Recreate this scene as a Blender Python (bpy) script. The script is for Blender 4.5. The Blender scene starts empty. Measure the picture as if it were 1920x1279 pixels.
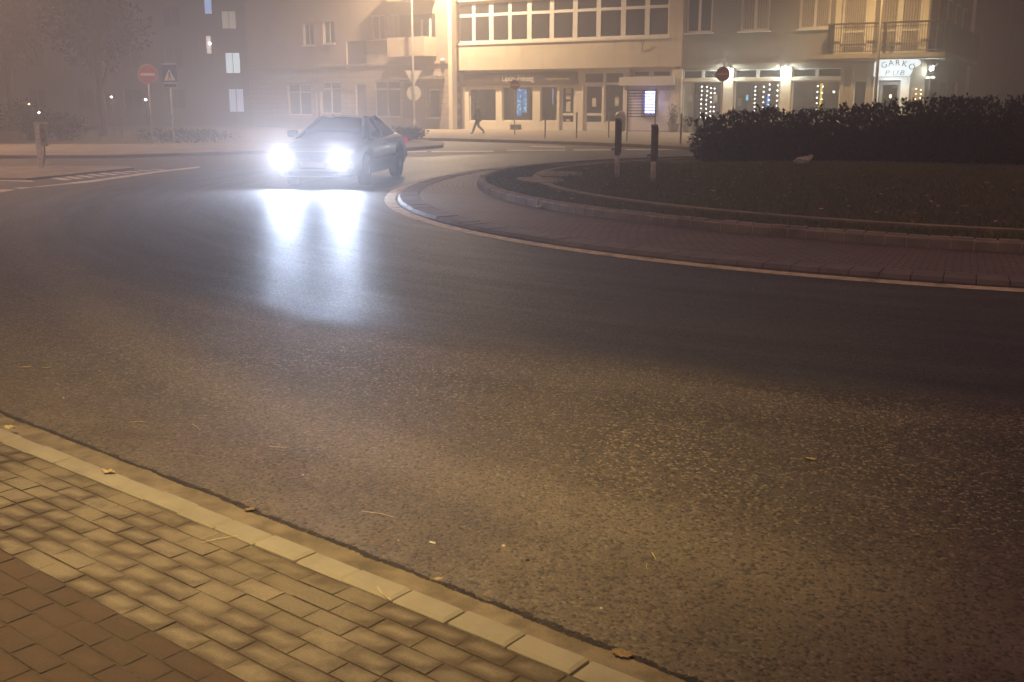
import bpy, bmesh, math, random
import numpy as np
from mathutils import Vector, Matrix, Euler
R = math.radians
random.seed(7); rng = np.random.default_rng(7)
scene = bpy.context.scene
COL = scene.collection

# ------------------------------------------------------------------ camera, world, exposure
F, CX, CY, TH, CH = 1947.0, 960.0, 639.5, R(12.8), 1.6
cam_d = bpy.data.cameras.new('camera'); cam = bpy.data.objects.new('camera', cam_d); COL.objects.link(cam)
cam.location = (0, 0, CH); cam.rotation_euler = (R(90) - TH, 0, 0)
cam_d.sensor_width = 36; cam_d.lens = 36 * F / 1920; cam_d.clip_start = 0.05; cam_d.clip_end = 800
cam_d.dof.use_dof = True; cam_d.dof.focus_distance = 11; cam_d.dof.aperture_fstop = 11.0
scene.camera = cam
w = bpy.data.worlds.new('World'); scene.world = w; w.use_nodes = True
WORLD_RGB, WORLD_S = (0.315, 0.182, 0.166), 1.0      # night sky glow of a lit town above the fog
wb = w.node_tree.nodes['Background']
wb.inputs[0].default_value = (*WORLD_RGB, 1); wb.inputs[1].default_value = WORLD_S
scene.view_settings.view_transform = 'Standard'; scene.view_settings.look = 'None'
scene.view_settings.exposure = 0; scene.view_settings.gamma = 1
scene.render.engine = 'CYCLES'
scene.cycles.use_denoising = True
scene.cycles.max_bounces = 6; scene.cycles.diffuse_bounces = 2; scene.cycles.glossy_bounces = 3
scene.cycles.transparent_max_bounces = 8; scene.cycles.transmission_bounces = 4; scene.cycles.volume_bounces = 0
scene.cycles.sample_clamp_indirect = 4; scene.cycles.sample_clamp_direct = 0
HAZE_D, HAZE_G, HAZE_RGB = 0.0135, 0.66, (0.98, 0.89, 0.84)
SODIUM = (1.0, 0.66, 0.28); NEARC = (1.0, 0.77, 0.365); PINK = (1.0, 0.63, 0.40); WARM = (1.0, 0.74, 0.47)
P_NEAR, P_CORNER, P_RIGHT, P_LEFT, P_HEAD = 6400, 39000, 7500, 17000, 980

def ray(x, y):
    s, c = math.sin(TH), math.cos(TH); u = (x - CX) / F; v = (CY - y) / F
    return (u, c + v * s, -s + v * c)
def g(x, y, z=0.0):
    r = ray(x, y); t = (z - CH) / r[2]; return (r[0] * t, r[1] * t)
def atY(x, y, Y):
    r = ray(x, y); t = Y / r[1]; return (r[0] * t, Y, CH + r[2] * t)

# ------------------------------------------------------------------ mesh helpers
class MB:
    def __init__(s): s.v = []; s.f = []; s.m = []; s.mi = 0
    def add(s, vs, fs):
        o = len(s.v); s.v += [tuple(v) for v in vs]
        for f in fs: s.f.append(tuple(i + o for i in f)); s.m.append(s.mi)
        return s
    def box(s, x0, x1, y0, y1, z0, z1, bev=0.0):
        if bev <= 0:
            v = [(x, y, z) for z in (z0, z1) for y in (y0, y1) for x in (x0, x1)]
            return s.add(v, [(0, 2, 3, 1), (4, 5, 7, 6), (0, 1, 5, 4), (2, 6, 7, 3), (0, 4, 6, 2), (1, 3, 7, 5)])
        b = bev; v = []
        for z, k in ((z0, b), (z0 + b, 0), (z1 - b, 0), (z1, b)):
            X0, X1, Y0, Y1 = x0 + k, x1 - k, y0 + k, y1 - k
            v += [(X0, Y0, z), (X1, Y0, z), (X1, Y1, z), (X0, Y1, z)]
        f = [(3, 2, 1, 0), (12, 13, 14, 15)]
        for L in range(3):
            for i in range(4):
                j = (i + 1) % 4; f.append((L * 4 + i, L * 4 + j, L * 4 + 4 + j, L * 4 + 4 + i))
        return s.add(v, f)
    def quad(s, a, b, c, d): return s.add([a, b, c, d], [(0, 1, 2, 3)])
    def lathe(s, prof, n=14, cx=0, cy=0):
        v = []; f = []
        for r, z in prof:
            for i in range(n):
                a = 2 * math.pi * i / n; v.append((cx + r * math.cos(a), cy + r * math.sin(a), z))
        for k in range(len(prof) - 1):
            for i in range(n):
                j = (i + 1) % n; f.append((k * n + i, k * n + j, (k + 1) * n + j, (k + 1) * n + i))
        f.append(tuple(range(n))[::-1]); f.append(tuple((len(prof) - 1) * n + i for i in range(n)))
        return s.add(v, f)
    def tube(s, pts, r, n=8):
        pts = [Vector(p) for p in pts]; rs = r if isinstance(r, (list, tuple)) else [r] * len(pts); v = []; f = []
        for k, p in enumerate(pts):
            d = (pts[min(k + 1, len(pts) - 1)] - pts[max(k - 1, 0)]).normalized()
            up = Vector((0, 0, 1)) if abs(d.z) < .95 else Vector((1, 0, 0))
            a = d.cross(up).normalized(); b = a.cross(d)
            for i in range(n):
                t = 2 * math.pi * i / n; v.append(p + (a * math.cos(t) + b * math.sin(t)) * rs[k])
        for k in range(len(pts) - 1):
            for i in range(n):
                j = (i + 1) % n; f.append((k * n + i, k * n + j, (k + 1) * n + j, (k + 1) * n + i))
        f.append(tuple(range(n))[::-1]); f.append(tuple((len(pts) - 1) * n + i for i in range(n)))
        return s.add(v, f)
    def prism(s, poly, y0, y1):      # polygon in x,z extruded along y
        n = len(poly); v = [(x, y0, z) for x, z in poly] + [(x, y1, z) for x, z in poly]
        f = [tuple(range(n)), tuple(range(2 * n - 1, n - 1, -1))]
        f += [(i, i + n, (i + 1) % n + n, (i + 1) % n) for i in range(n)]
        return s.add(v, f)
    def flat(s, poly, z0, z1):       # polygon in x,y extruded along z
        n = len(poly); v = [(x, y, z0) for x, y in poly] + [(x, y, z1) for x, y in poly]
        f = [tuple(range(n - 1, -1, -1)), tuple(range(n, 2 * n))]
        f += [(i, (i + 1) % n, (i + 1) % n + n, i + n) for i in range(n)]
        return s.add(v, f)
    def sphere(s, c, r, n=10, m=6, sc=(1, 1, 1)):
        v = []; f = []
        for k in range(m + 1):
            p = math.pi * k / m
            for i in range(n):
                a = 2 * math.pi * i / n
                v.append((c[0] + r * sc[0] * math.sin(p) * math.cos(a), c[1] + r * sc[1] * math.sin(p) * math.sin(a), c[2] + r * sc[2] * math.cos(p)))
        for k in range(m):
            for i in range(n):
                j = (i + 1) % n; f.append((k * n + i, (k + 1) * n + i, (k + 1) * n + j, k * n + j))
        return s.add(v, f)
    def build(s, name, mat, parent=None, smooth=False, loc=None, rot=None, fix=True):
        me = bpy.data.meshes.new(name); me.from_pydata(s.v, [], s.f)
        mats = mat if isinstance(mat, list) else [mat]
        for m in mats: me.materials.append(m)
        if len(mats) > 1: me.polygons.foreach_set('material_index', s.m)
        if fix:
            bm = bmesh.new(); bm.from_mesh(me); bmesh.ops.recalc_face_normals(bm, faces=bm.faces); bm.to_mesh(me); bm.free()
        if smooth: me.polygons.foreach_set('use_smooth', [True] * len(me.polygons))
        me.update()
        o = bpy.data.objects.new(name, me); COL.objects.link(o)
        if parent: o.parent = parent
        if loc: o.location = loc
        if rot: o.rotation_euler = rot
        return o

def tag(o, label, cat, group=None):
    o['label'] = label; o['category'] = cat
    if group: o['group'] = group
    return o
def thing(name, label, cat, loc=(0, 0, 0), rz=0.0, group=None):
    o = bpy.data.objects.new(name, None); o.empty_display_size = .1; COL.objects.link(o)
    o.location = loc; o.rotation_euler = (0, 0, rz); return tag(o, label, cat, group)
def struct(o, kind='structure'): o['kind'] = kind; return o
def copy_tree(o, loc, rz=None, label=None):
    def cp(q, par):
        c = q.copy(); COL.objects.link(c); c.parent = par
        for ch in q.children: cp(ch, c)
        return c
    c = cp(o, None); c.location = loc
    if rz is not None: c.rotation_euler = (0, 0, rz)
    if label: c['label'] = label
    return c
def quads_mesh(name, verts, nper, mat, parent=None, rnd=True):
    """verts (N*nper,3) -> mesh of N separate faces, with a random value per face"""
    N = len(verts) // nper; me = bpy.data.meshes.new(name)
    me.vertices.add(len(verts)); me.vertices.foreach_set('co', np.asarray(verts, dtype=np.float32).ravel())
    me.loops.add(N * nper); me.loops.foreach_set('vertex_index', np.arange(N * nper, dtype=np.int32))
    me.polygons.add(N); me.polygons.foreach_set('loop_start', np.arange(0, N * nper, nper, dtype=np.int32))
    me.polygons.foreach_set('loop_total', np.full(N, nper, dtype=np.int32))
    if rnd:
        a = me.attributes.new('rnd', 'FLOAT', 'FACE'); a.data.foreach_set('value', rng.random(N).astype(np.float32))
    me.materials.append(mat); me.update(); me.validate()
    o = bpy.data.objects.new(name, me); COL.objects.link(o)
    if parent: o.parent = parent
    return o
def text(name, body, size, mat, parent, loc, rot=(R(90), 0, 0), extrude=.01, align='LEFT', shear=0, sx=1):
    c = bpy.data.curves.new(name, 'FONT'); c.body = body; c.size = size; c.extrude = extrude; c.align_x = align; c.shear = shear
    c.resolution_u = 3
    o = bpy.data.objects.new(name, c); COL.objects.link(o)
    dg = bpy.context.evaluated_depsgraph_get(); dg.update()
    me = bpy.data.meshes.new_from_object(o.evaluated_get(dg)); bpy.data.objects.remove(o); bpy.data.curves.remove(c)
    me.materials.clear(); me.materials.append(mat)
    q = bpy.data.objects.new(name, me); COL.objects.link(q); q.parent = parent; q.location = loc; q.rotation_euler = rot; q.scale = (sx, 1, 1)
    return q

# ------------------------------------------------------------------ materials
class NT:
    def __init__(s, name):
        s.m = bpy.data.materials.new(name); s.m.use_nodes = True; s.t = s.m.node_tree; s.b = s.t.nodes['Principled BSDF']
    def n(s, typ, **k):
        q = s.t.nodes.new(typ)
        for a, b in k.items(): setattr(q, a, b)
        return q
    def l(s, a, b): s.t.links.new(a, b)
    def val(s, sock, v):
        if hasattr(v, 'is_output') or isinstance(v, bpy.types.NodeSocket): s.l(v, sock)
        else: sock.default_value = v
    def math(s, op, a, b=0.0, c=0.0, clamp=False):
        q = s.n('ShaderNodeMath', operation=op); q.use_clamp = clamp
        s.val(q.inputs[0], a); s.val(q.inputs[1], b)
        if op in ('MULTIPLY_ADD', 'SMOOTH_MIN'): s.val(q.inputs[2], c)
        return q.outputs[0]
    def ss(s, v, a, b, lo=0.0, hi=1.0):
        q = s.n('ShaderNodeMapRange', interpolation_type='SMOOTHSTEP')
        s.val(q.inputs[0], v)
        for i, x in enumerate((a, b, lo, hi)): s.val(q.inputs[i + 1], x)
        return q.outputs[0]
    def mix(s, f, a, b, blend='MIX'):
        q = s.n('ShaderNodeMix', data_type='RGBA', blend_type=blend)
        s.val(q.inputs[0], f); s.val(q.inputs[6], a if not isinstance(a, tuple) else (*a[:3], 1)); s.val(q.inputs[7], b if not isinstance(b, tuple) else (*b[:3], 1))
        return q.outputs[2]
    def noise(s, scale, detail=4, rough=.55, vec=None, out=0):
        q = s.n('ShaderNodeTexNoise'); q.inputs['Scale'].default_value = scale; q.inputs['Detail'].default_value = detail; q.inputs['Roughness'].default_value = rough
        if vec is not None: s.l(vec, q.inputs['Vector'])
        return q.outputs[out]
    def vor(s, scale, vec=None, out='Color', feature='F1', rnd=1.0):
        q = s.n('ShaderNodeTexVoronoi', feature=feature); q.inputs['Scale'].default_value = scale; q.inputs['Randomness'].default_value = rnd
        if vec is not None: s.l(vec, q.inputs['Vector'])
        return q.outputs[out]
    def pos(s): return s.n('ShaderNodeNewGeometry').outputs['Position']
    def obj(s): return s.n('ShaderNodeTexCoord').outputs['Object']
    def attr(s, name, out='Fac'):
        q = s.n('ShaderNodeAttribute'); q.attribute_name = name; return q.outputs[out]
    def sepx(s, v): return s.n('ShaderNodeSeparateXYZ'), v
    def bump(s, h, strength, dist):
        q = s.n('ShaderNodeBump'); q.inputs['Strength'].default_value = strength; q.inputs['Distance'].default_value = dist
        s.l(h, q.inputs['Height']); s.l(q.outputs[0], s.b.inputs['Normal'])
    def set(s, **k):
        nm = dict(col='Base Color', rough='Roughness', metal='Metallic', spec='Specular IOR Level', emit='Emission Color', es='Emission Strength', alpha='Alpha', coat='Coat Weight', sub='Subsurface Weight')
        for a, b in k.items():
            if isinstance(b, tuple): b = (*b[:3], 1)
            s.val(s.b.inputs[nm[a]], b)
        return s
def M(name, col, rough=.7, metal=0.0, var=.18, scale=6.0, spec=.4, bump=0.0, bscale=40, stain=None):
    n = NT(name); v = n.noise(scale, 5, .6, n.obj())
    c = n.mix(n.ss(v, .3, .7), tuple(x * (1 - var) for x in col), tuple(min(1, x * (1 + var)) for x in col))
    if stain: c = n.mix(n.math('MULTIPLY', n.ss(n.noise(scale * .35, 6, .65, n.obj()), .52, .72), stain[1]), c, stain[0])
    n.set(col=c, rough=rough, metal=metal, spec=spec)
    if bump: n.bump(n.noise(bscale, 3, .6, n.obj()), bump, .01)
    return n.m
def EM(name, col, strength, sample=False):
    n = NT(name); n.set(col=(0, 0, 0), emit=col, es=strength, rough=.5, spec=0.0)
    if not sample: n.m.cycles.emission_sampling = 'NONE'
    return n.m
def glassmat(name, tint=(.9, .95, .95), keep=.86):
    n = NT(name); t = n.t
    tr = n.n('ShaderNodeBsdfTransparent'); tr.inputs[0].default_value = (*tint, 1)
    gl = n.n('ShaderNodeBsdfGlossy'); gl.inputs['Roughness'].default_value = .04
    mx = n.n('ShaderNodeMixShader'); fr = n.n('ShaderNodeLayerWeight'); fr.inputs[0].default_value = .25
    f = n.ss(fr.outputs['Fresnel'], 0, 1, 1 - keep, .8)
    n.l(f, mx.inputs[0]); n.l(tr.outputs[0], mx.inputs[1]); n.l(gl.outputs[0], mx.inputs[2])
    n.l(mx.outputs[0], t.nodes['Material Output'].inputs[0]); return n.m

CEN = (9.3, 21.3)
def radial(n):
    """distance from the roundabout's centre, and angle, from world position"""
    sp = n.n('ShaderNodeSeparateXYZ'); n.l(n.pos(), sp.inputs[0])
    dx = n.math('SUBTRACT', sp.outputs[0], CEN[0]); dy = n.math('SUBTRACT', sp.outputs[1], CEN[1])
    r = n.math('SQRT', n.math('ADD', n.math('MULTIPLY', dx, dx), n.math('MULTIPLY', dy, dy)))
    a = n.math('ARCTAN2', dy, dx); return r, a, sp
def asphalt():
    n = NT('asphalt'); r, a, sp = radial(n); P = n.pos()
    wob = n.math('MULTIPLY', n.math('SUBTRACT', n.noise(.9, 5, .6, P), .5), .9)
    rr = n.math('ADD', r, wob)
    outer = n.ss(rr, 16.9, 17.6)                       # coarse worn outer band
    dust = n.ss(rr, 18.3, 20.4)                        # dusty strip by the kerb
    cv = n.n('ShaderNodeCombineXYZ'); n.l(n.math('MULTIPLY', r, 3.2), cv.inputs[0]); n.l(n.math('MULTIPLY', a, 5.0), cv.inputs[1])
    streak = n.noise(1.0, 5, .6, cv.outputs[0])        # tyre tracks along the bend
    st = n.ss(streak, .34, .66)
    cell = n.vor(82, P, 'Color'); cs = n.n('ShaderNodeSeparateColor'); n.l(cell, cs.inputs[0])
    cd = n.vor(82, P, 'Distance')
    big = n.noise(.35, 4, .6, P)
    c_in = n.mix(st, (.020, .018, .018), (.040, .037, .036))
    c_out = n.mix(n.ss(big, .3, .7), (.064, .050, .036), (.105, .082, .055))
    c_out = n.mix(n.math('MULTIPLY', st, .35), c_out, (.105, .085, .065))
    c_d = n.mix(n.ss(n.noise(2.2, 5, .6, P), .3, .7), (.105, .080, .055), (.16, .125, .085))
    c = n.mix(outer, c_in, c_out); c = n.mix(n.math('MULTIPLY', dust, .8), c, c_d)
    rb = n.math('SUBTRACT', n.math('ADD', r, n.math('MULTIPLY', wob, .35)), n.math('MULTIPLY', n.math('ADD', a, 2.077), 4.6))
    band = n.math('MULTIPLY', n.ss(rb, 19.05, 19.42), n.ss(rb, 19.5, 19.85, 1.0, 0.0)); band = n.math('MULTIPLY', band, n.ss(a, -2.62, -2.30)); c = n.mix(n.math('MULTIPLY', band, .7), c, (.17, .135, .09))
    band2 = n.math('MULTIPLY', n.ss(rr, 17.35, 17.6), n.ss(rr, 17.65, 17.9, 1.0, 0.0)); c = n.mix(n.math('MULTIPLY', band2, .35), c, (.14, .11, .08))
    # single dark aggregate stones, and pale ones that paint lamp sparkle into the colour
    pale = n.math('MULTIPLY', n.ss(cs.outputs[0], .74, .95), n.math('MULTIPLY', n.math('ADD', outer, .08), n.ss(n.noise(.6, 4, .6, P), .3, .7, .30, .68)))
    c = n.mix(n.math('MULTIPLY', pale, n.ss(dust, 0, 1, 1, .35)), c, (.40, .32, .20))
    dark = n.math('MULTIPLY', n.ss(cs.outputs[1], .62, .9), .6)
    c = n.mix(dark, c, (.014, .012, .012))
    # dark spots and tar smears
    spot = n.ss(n.noise(5.5, 3, .5, P), .69, .76); c = n.mix(n.math('MULTIPLY', spot, .55), c, (.02, .016, .014))
    ro = n.math('ADD', n.ss(outer, 0, 1, .505, .65), n.math('MULTIPLY', n.math('SUBTRACT', streak, .5), -.22))
    ro = n.math('ADD', ro, n.math('MULTIPLY', n.math('SUBTRACT', cs.outputs[2], .5), .26))
    n.set(col=c, rough=n.math('MAXIMUM', ro, .16), spec=.22)
    h = n.math('ADD', n.math('MULTIPLY', n.math('SUBTRACT', 1.0, cd), n.ss(outer, 0, 1, .45, 1.0)), n.math('MULTIPLY', cs.outputs[0], .5))
    h = n.math('ADD', h, n.math('MULTIPLY', n.noise(40, 3, .6, P), .7))
    n.bump(h, .9, .005)
    return n.m
def paver_mat(name, c1, c2, c3, dark=.65, dscale=3.0):
    n = NT(name); rv = n.attr('rnd'); P = n.pos()
    c = n.mix(rv, c1, c2); c = n.mix(n.ss(n.noise(1.1, 4, .6, P), .45, .65), c, c3)
    dirt = n.math('MULTIPLY', n.ss(n.noise(dscale, 6, .62, P), .50, .66), dark)
    dirt = n.math('MAXIMUM', dirt, n.math('MULTIPLY', n.attr('edge'), n.ss(n.noise(2.3, 4, .6, P), .38, .60, .05, .85)))
    c = n.mix(dirt, c, (.075, .052, .036)); c = n.mix(n.math('MULTIPLY', n.ss(n.noise(160, 2, .5, P), .3, .75), .35), c, (.30, .23, .15), 'MULTIPLY')
    n.set(col=c, rough=.85, spec=.25); n.bump(n.noise(220, 3, .7, P), .35, .004); return n.m
def brickring(name, c1, c2, rs, asz):
    """small setts laid in rings round the centre"""
    n = NT(name); r, a, sp = radial(n)
    cv = n.n('ShaderNodeCombineXYZ'); n.l(n.math('MULTIPLY', a, 11.0), cv.inputs[0]); n.l(r, cv.inputs[1])
    b = n.n('ShaderNodeTexBrick'); b.inputs['Scale'].default_value = 1.0; b.inputs['Brick Width'].default_value = asz; b.inputs['Row Height'].default_value = rs
    b.inputs['Mortar Size'].default_value = rs * .13; b.inputs['Mortar Smooth'].default_value = .6
    b.inputs['Color1'].default_value = (*c1, 1); b.inputs['Color2'].default_value = (*c2, 1); b.inputs['Mortar'].default_value = (.035, .026, .024, 1)
    n.l(cv.outputs[0], b.inputs['Vector'])
    c = n.mix(n.math('MULTIPLY', n.ss(n.noise(1.6, 5, .6, n.pos()), .4, .7), .6), b.outputs['Color'], (.06, .045, .04))
    n.set(col=c, rough=.6, spec=.4); n.bump(n.math('SUBTRACT', 1.0, b.outputs['Fac']), .8, .012); return n.m
def leafmat(name, c1, c2, c3=None):
    n = NT(name); c = n.mix(n.attr('rnd'), c1, c2)
    if c3: c = n.mix(n.ss(n.noise(2.5, 3, .5, n.pos()), .48, .66), c, c3)
    n.set(col=c, rough=.7, spec=.12); return n.m
def curtain_mat(name, col, e, freq):
    """room light shining through pleated curtain cloth"""
    n = NT(name); wv = n.n('ShaderNodeTexWave', wave_type='BANDS', bands_direction='X'); wv.inputs['Scale'].default_value = freq; wv.inputs['Distortion'].default_value = .6; wv.inputs['Detail'].default_value = 1
    n.l(n.obj(), wv.inputs['Vector'])
    c = n.mix(n.ss(wv.outputs['Fac'], .2, .9), tuple(x * .35 for x in col), col)
    n.set(col=(.5, .5, .5), emit=c, es=e, rough=.9); n.m.cycles.emission_sampling = 'NONE'; return n.m
def renderwall(name, c1, c2, drip=.5):
    n = NT(name); P = n.obj(); mp = n.n('ShaderNodeMapping'); mp.inputs['Scale'].default_value = (1.6, 1.6, .18); n.l(P, mp.inputs['Vector'])
    v = n.noise(1.2, 6, .6, mp.outputs[0]); c = n.mix(n.ss(n.noise(.5, 4, .6, P), .3, .7), c1, c2)
    c = n.mix(n.math('MULTIPLY', n.ss(v, .5, .75), drip), c, tuple(x * .5 for x in c1))
    n.set(col=c, rough=.9, spec=.2); n.bump(n.noise(60, 4, .6, P), .25, .01); return n.m
def rustic(name, c1, c2):
    n = NT(name); P = n.obj(); b = n.n('ShaderNodeTexBrick'); b.inputs['Scale'].default_value = 1.0
    b.inputs['Brick Width'].default_value = 1.1; b.inputs['Row Height'].default_value = .34; b.inputs['Mortar Size'].default_value = .022
    b.inputs['Color1'].default_value = (*c1, 1); b.inputs['Color2'].default_value = (*c2, 1); b.inputs['Mortar'].default_value = (*[x * .45 for x in c1], 1)
    sp = n.n('ShaderNodeSeparateXYZ'); n.l(P, sp.inputs[0]); cv = n.n('ShaderNodeCombineXYZ'); n.l(sp.outputs[0], cv.inputs[0]); n.l(sp.outputs[2], cv.inputs[1]); n.l(cv.outputs[0], b.inputs['Vector'])
    low = n.ss(sp.outputs[2], 4.30, 4.32, 1.0, 0.0)
    up = n.mix(n.ss(n.noise(.6, 4, .6, P), .3, .7), c1, c2); c = n.mix(low, up, b.outputs['Color'])
    n.set(col=c, rough=.9, spec=.2); h = n.math('MULTIPLY', n.math('SUBTRACT', 1.0, b.outputs['Fac']), low); n.bump(h, .8, .03); return n.m

m_asphalt = asphalt()
m_ground = M('earth', (.05, .042, .034), .95)
m_line = M('road_paint', (.64, .54, .34), .6, var=.25, scale=9, stain=((.07, .06, .05), .8), bump=.2, bscale=150)
m_linefar = M('worn_road_paint', (.60, .55, .46), .65, var=.2, scale=3, stain=((.12, .10, .08), .45))
m_paver = paver_mat('grey_paver', (.185, .15, .102), (.245, .198, .134), (.215, .172, .115))
m_paver_red = paver_mat('red_paver', (.092, .058, .038), (.113, .070, .046), (.085, .055, .038), .72, 2.2)
m_kerb = M('pale_kerb_concrete', (.265, .225, .155), .85, var=.12, scale=5, stain=((.22, .17, .11), .5), bump=.3, bscale=160)
m_gutter = M('dusty_gutter', (.185, .142, .09), .95, var=.3, scale=7, stain=((.09, .066, .042), .75), bump=.9, bscale=120)
m_dirt = M('dark_dirt', (.030, .022, .017), 1.0, var=.4, scale=30, bump=.7, bscale=90)
m_joint = M('sand_joint', (.075, .053, .036), 1.0, var=.3, scale=30, bump=.4, bscale=200)
m_sett = brickring('small_red_setts', (.135, .080, .058), (.175, .108, .082), .10, .135)
m_border = M('pale_border_stone', (.15, .118, .10), .7, var=.2, scale=4, stain=((.12, .10, .09), .6), bump=.3, bscale=60)
m_ikerb = M('island_kerb_stone', (.25, .20, .15), .8, var=.2, scale=3, stain=((.12, .09, .07), .6), bump=.35, bscale=60)
m_soil = M('lawn_soil', (.055, .042, .026), 1.0, var=.35, scale=3, bump=.5, bscale=30)
m_edge = M('edging_concrete', (.26, .205, .13), .9, var=.22, scale=3, stain=((.13, .1, .06), .5), bump=.3, bscale=50)
m_grass = leafmat('grass_blade', (.105, .118, .034), (.19, .175, .06), (.20, .15, .065))
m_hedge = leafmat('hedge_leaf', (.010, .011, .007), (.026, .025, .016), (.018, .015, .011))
m_bushl = leafmat('bush_leaf', (.022, .024, .013), (.05, .048, .025))
m_treel = leafmat('tree_leaf', (.03, .024, .018), (.055, .042, .028))
m_bark = M('bark', (.06, .045, .035), .95, bump=.6, bscale=20)
m_steel = M('galvanised_steel', (.60, .56, .51), .45, .1, var=.2, scale=12, stain=((.22, .18, .14), .4))
m_steel2 = M('dull_steel', (.30, .285, .265), .5, .35, var=.2, scale=10)
m_pole = M('weathered_pole', (.16, .145, .13), .6, .2, var=.2, scale=6)
m_darkpl = M('dark_plastic', (.20, .16, .145), .5, var=.3, scale=10, spec=.5)
m_black = M('black_rubber', (.016, .016, .017), .7, var=.3)
m_signred = M('sign_red', (.33, .06, .035), .35, var=.12, scale=8, spec=.5)
m_signwhite = M('sign_white', (.64, .60, .54), .4, var=.08, scale=8)
m_signblue = M('sign_blue', (.030, .05, .14), .35, var=.12, scale=8)
m_signback = M('sign_back', (.46, .43, .38), .45, .25, var=.1)
m_cream = renderwall('cream_render', (.50, .43, .32), (.60, .52, .39), .45)
m_cream2 = renderwall('shop_cream', (.64, .57, .45), (.70, .63, .50), .3)
m_taupe = renderwall('taupe_render', (.185, .160, .130), (.225, .195, .158), .35)
m_taupe2 = renderwall('taupe_stone', (.24, .205, .16), (.29, .25, .20), .4)
m_rustic = rustic('rusticated_plaster', (.31, .25, .20), (.37, .30, .24))
m_brown = renderwall('brown_render', (.16, .115, .07), (.20, .145, .09), .4)
m_far = renderwall('grey_render', (.12, .105, .095), (.15, .13, .118), .4)
m_white = M('white_frame_paint', (.66, .62, .55), .45, var=.06)
m_glass_d = NT('dark_window_glass').set(col=(.030, .028, .028), rough=.08, spec=.6).m
m_glass = glassmat('shop_glass')
m_inner = M('dim_interior', (.085, .07, .055), .9, var=.5, scale=1.2)
m_blind = M('vertical_blind', (.36, .31, .25), .8, var=.2, scale=14)
m_fascia = M('dark_brown_fascia', (.050, .032, .026), .45, var=.2)
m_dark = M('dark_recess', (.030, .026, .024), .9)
m_letter = M('pale_letters', (.75, .68, .55), .5)
m_letterg = M('gold_letters', (.6, .5, .2), .5)
m_iron = M('wrought_iron', (.022, .018, .017), .5, var=.3)
m_litem = M('poster_paper', (.52, .46, .37), .7, var=.25, scale=5)
m_litter = M('white_plastic_bag', (.50, .46, .40), .5, var=.35, scale=12, stain=((.2, .15, .1), .6))
m_leafdry = M('dry_leaf', (.40, .29, .14), .8, var=.35, scale=25)
m_leafbr = M('brown_leaf', (.22, .14, .07), .85, var=.35, scale=25)
m_straw = M('dry_straw', (.50, .39, .18), .8, var=.25, scale=30)
m_butt = M('cigarette_paper', (.62, .55, .42), .8, var=.15)
m_stone = M('pale_stone_chip', (.50, .43, .32), .9, var=.25, scale=30)
m_terr = M('planter_clay', (.17, .13, .095), .85, var=.25)
m_paint = NT('dark_blue_car_paint').set(col=(.012, .014, .022), rough=.32, spec=.45, coat=.25).m
m_chrome = M('chrome_trim', (.62, .62, .62), .18, 1.0, var=.05)
m_carglass = NT('tinted_car_glass').set(col=(.018, .020, .026), rough=.06, spec=.7).m
m_rim = M('alloy_rim', (.34, .34, .35), .35, .7, var=.1)
m_lens = EM('headlight_lens', (.88, .93, 1.0), 60)
m_tail = EM('tail_light_glow', (1.0, .03, .05), .7)
m_tailoff = NT('tail_light_red').set(col=(.22, .012, .012), rough=.2).m
m_lampglow = EM('sodium_lamp_glow', (1.0, .66, .30), 25)
m_whiteglow = EM('cool_lamp_glow', (.86, 1.0, .98), 40)
m_bulb = EM('string_bulb', (1.0, .93, .92), 16)
m_bulbw = EM('warm_bulb', (1.0, .72, .35), 9)
m_cloth = M('dark_cloth', (.030, .024, .024), .9, var=.3, scale=20)
m_trous = M('dark_trousers', (.020, .018, .022), .9, var=.3)
m_skin = M('skin', (.36, .22, .15), .6)
m_hair = M('hair', (.05, .035, .025), .7)

# ------------------------------------------------------------------ ground, road, markings
def ring(rin, rout, z0, z1, th0, th1, n, name, mat, closed=False, step=None):
    """annular slab; rin / rout are functions of the angle"""
    mb = MB(); ths = np.linspace(th0, th1, n + 1)
    for i in range(n + 1):
        t = ths[i]; a, b = rin(t), rout(t); ct, st = math.cos(t), math.sin(t)
        mb.v += [(CEN[0] + a * ct, CEN[1] + a * st, z1), (CEN[0] + b * ct, CEN[1] + b * st, z1), (CEN[0] + b * ct, CEN[1] + b * st, z0), (CEN[0] + a * ct, CEN[1] + a * st, z0)]
    for i in range(n):
        o = i * 4
        for k in range(4): mb.f.append((o + k, o + (k + 1) % 4, o + 4 + (k + 1) % 4, o + 4 + k)); mb.m.append(0)
    return mb.build(name, mat)
def polar(tab):
    pts = sorted((math.atan2(y - CEN[1], x - CEN[0]) % (2 * math.pi), math.hypot(x - CEN[0], y - CEN[1])) for x, y in tab)
    A = np.array([p[0] for p in pts]); B = np.array([p[1] for p in pts])
    co = np.polyfit(A - math.pi, B, 3)
    def f(t):
        t = t % (2 * math.pi); t2 = min(max(t, A[0]), A[-1]); v = float(np.polyval(co, t2 - math.pi))
        if t > A[-1]: k = min(1, (t - A[-1]) / 1.2); v = v * (1 - k) + 12.2 * k if B.mean() > 11 else v
        return v
    return f
r_line = polar([g(*p) for p in [(895, 320), (830, 328), (760, 345), (727, 365), (735, 385), (770, 405), (840, 430), (960, 455), (1110, 478), (1300, 500), (1500, 520), (1700, 535), (1918, 545)]])
r_kerb = polar([g(*p, .04) for p in [(897, 345), (905, 362), (940, 375), (1000, 388), (1100, 405), (1200, 417), (1300, 429), (1400, 440), (1600, 458), (1750, 467), (1920, 475)]])
TWO = 2 * math.pi
mb = MB(); mb.quad((-300, -60, -.03), (300, -60, -.03), (300, 420, -.03), (-300, 420, -.03)); struct(mb.build('ground', m_ground))
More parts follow.
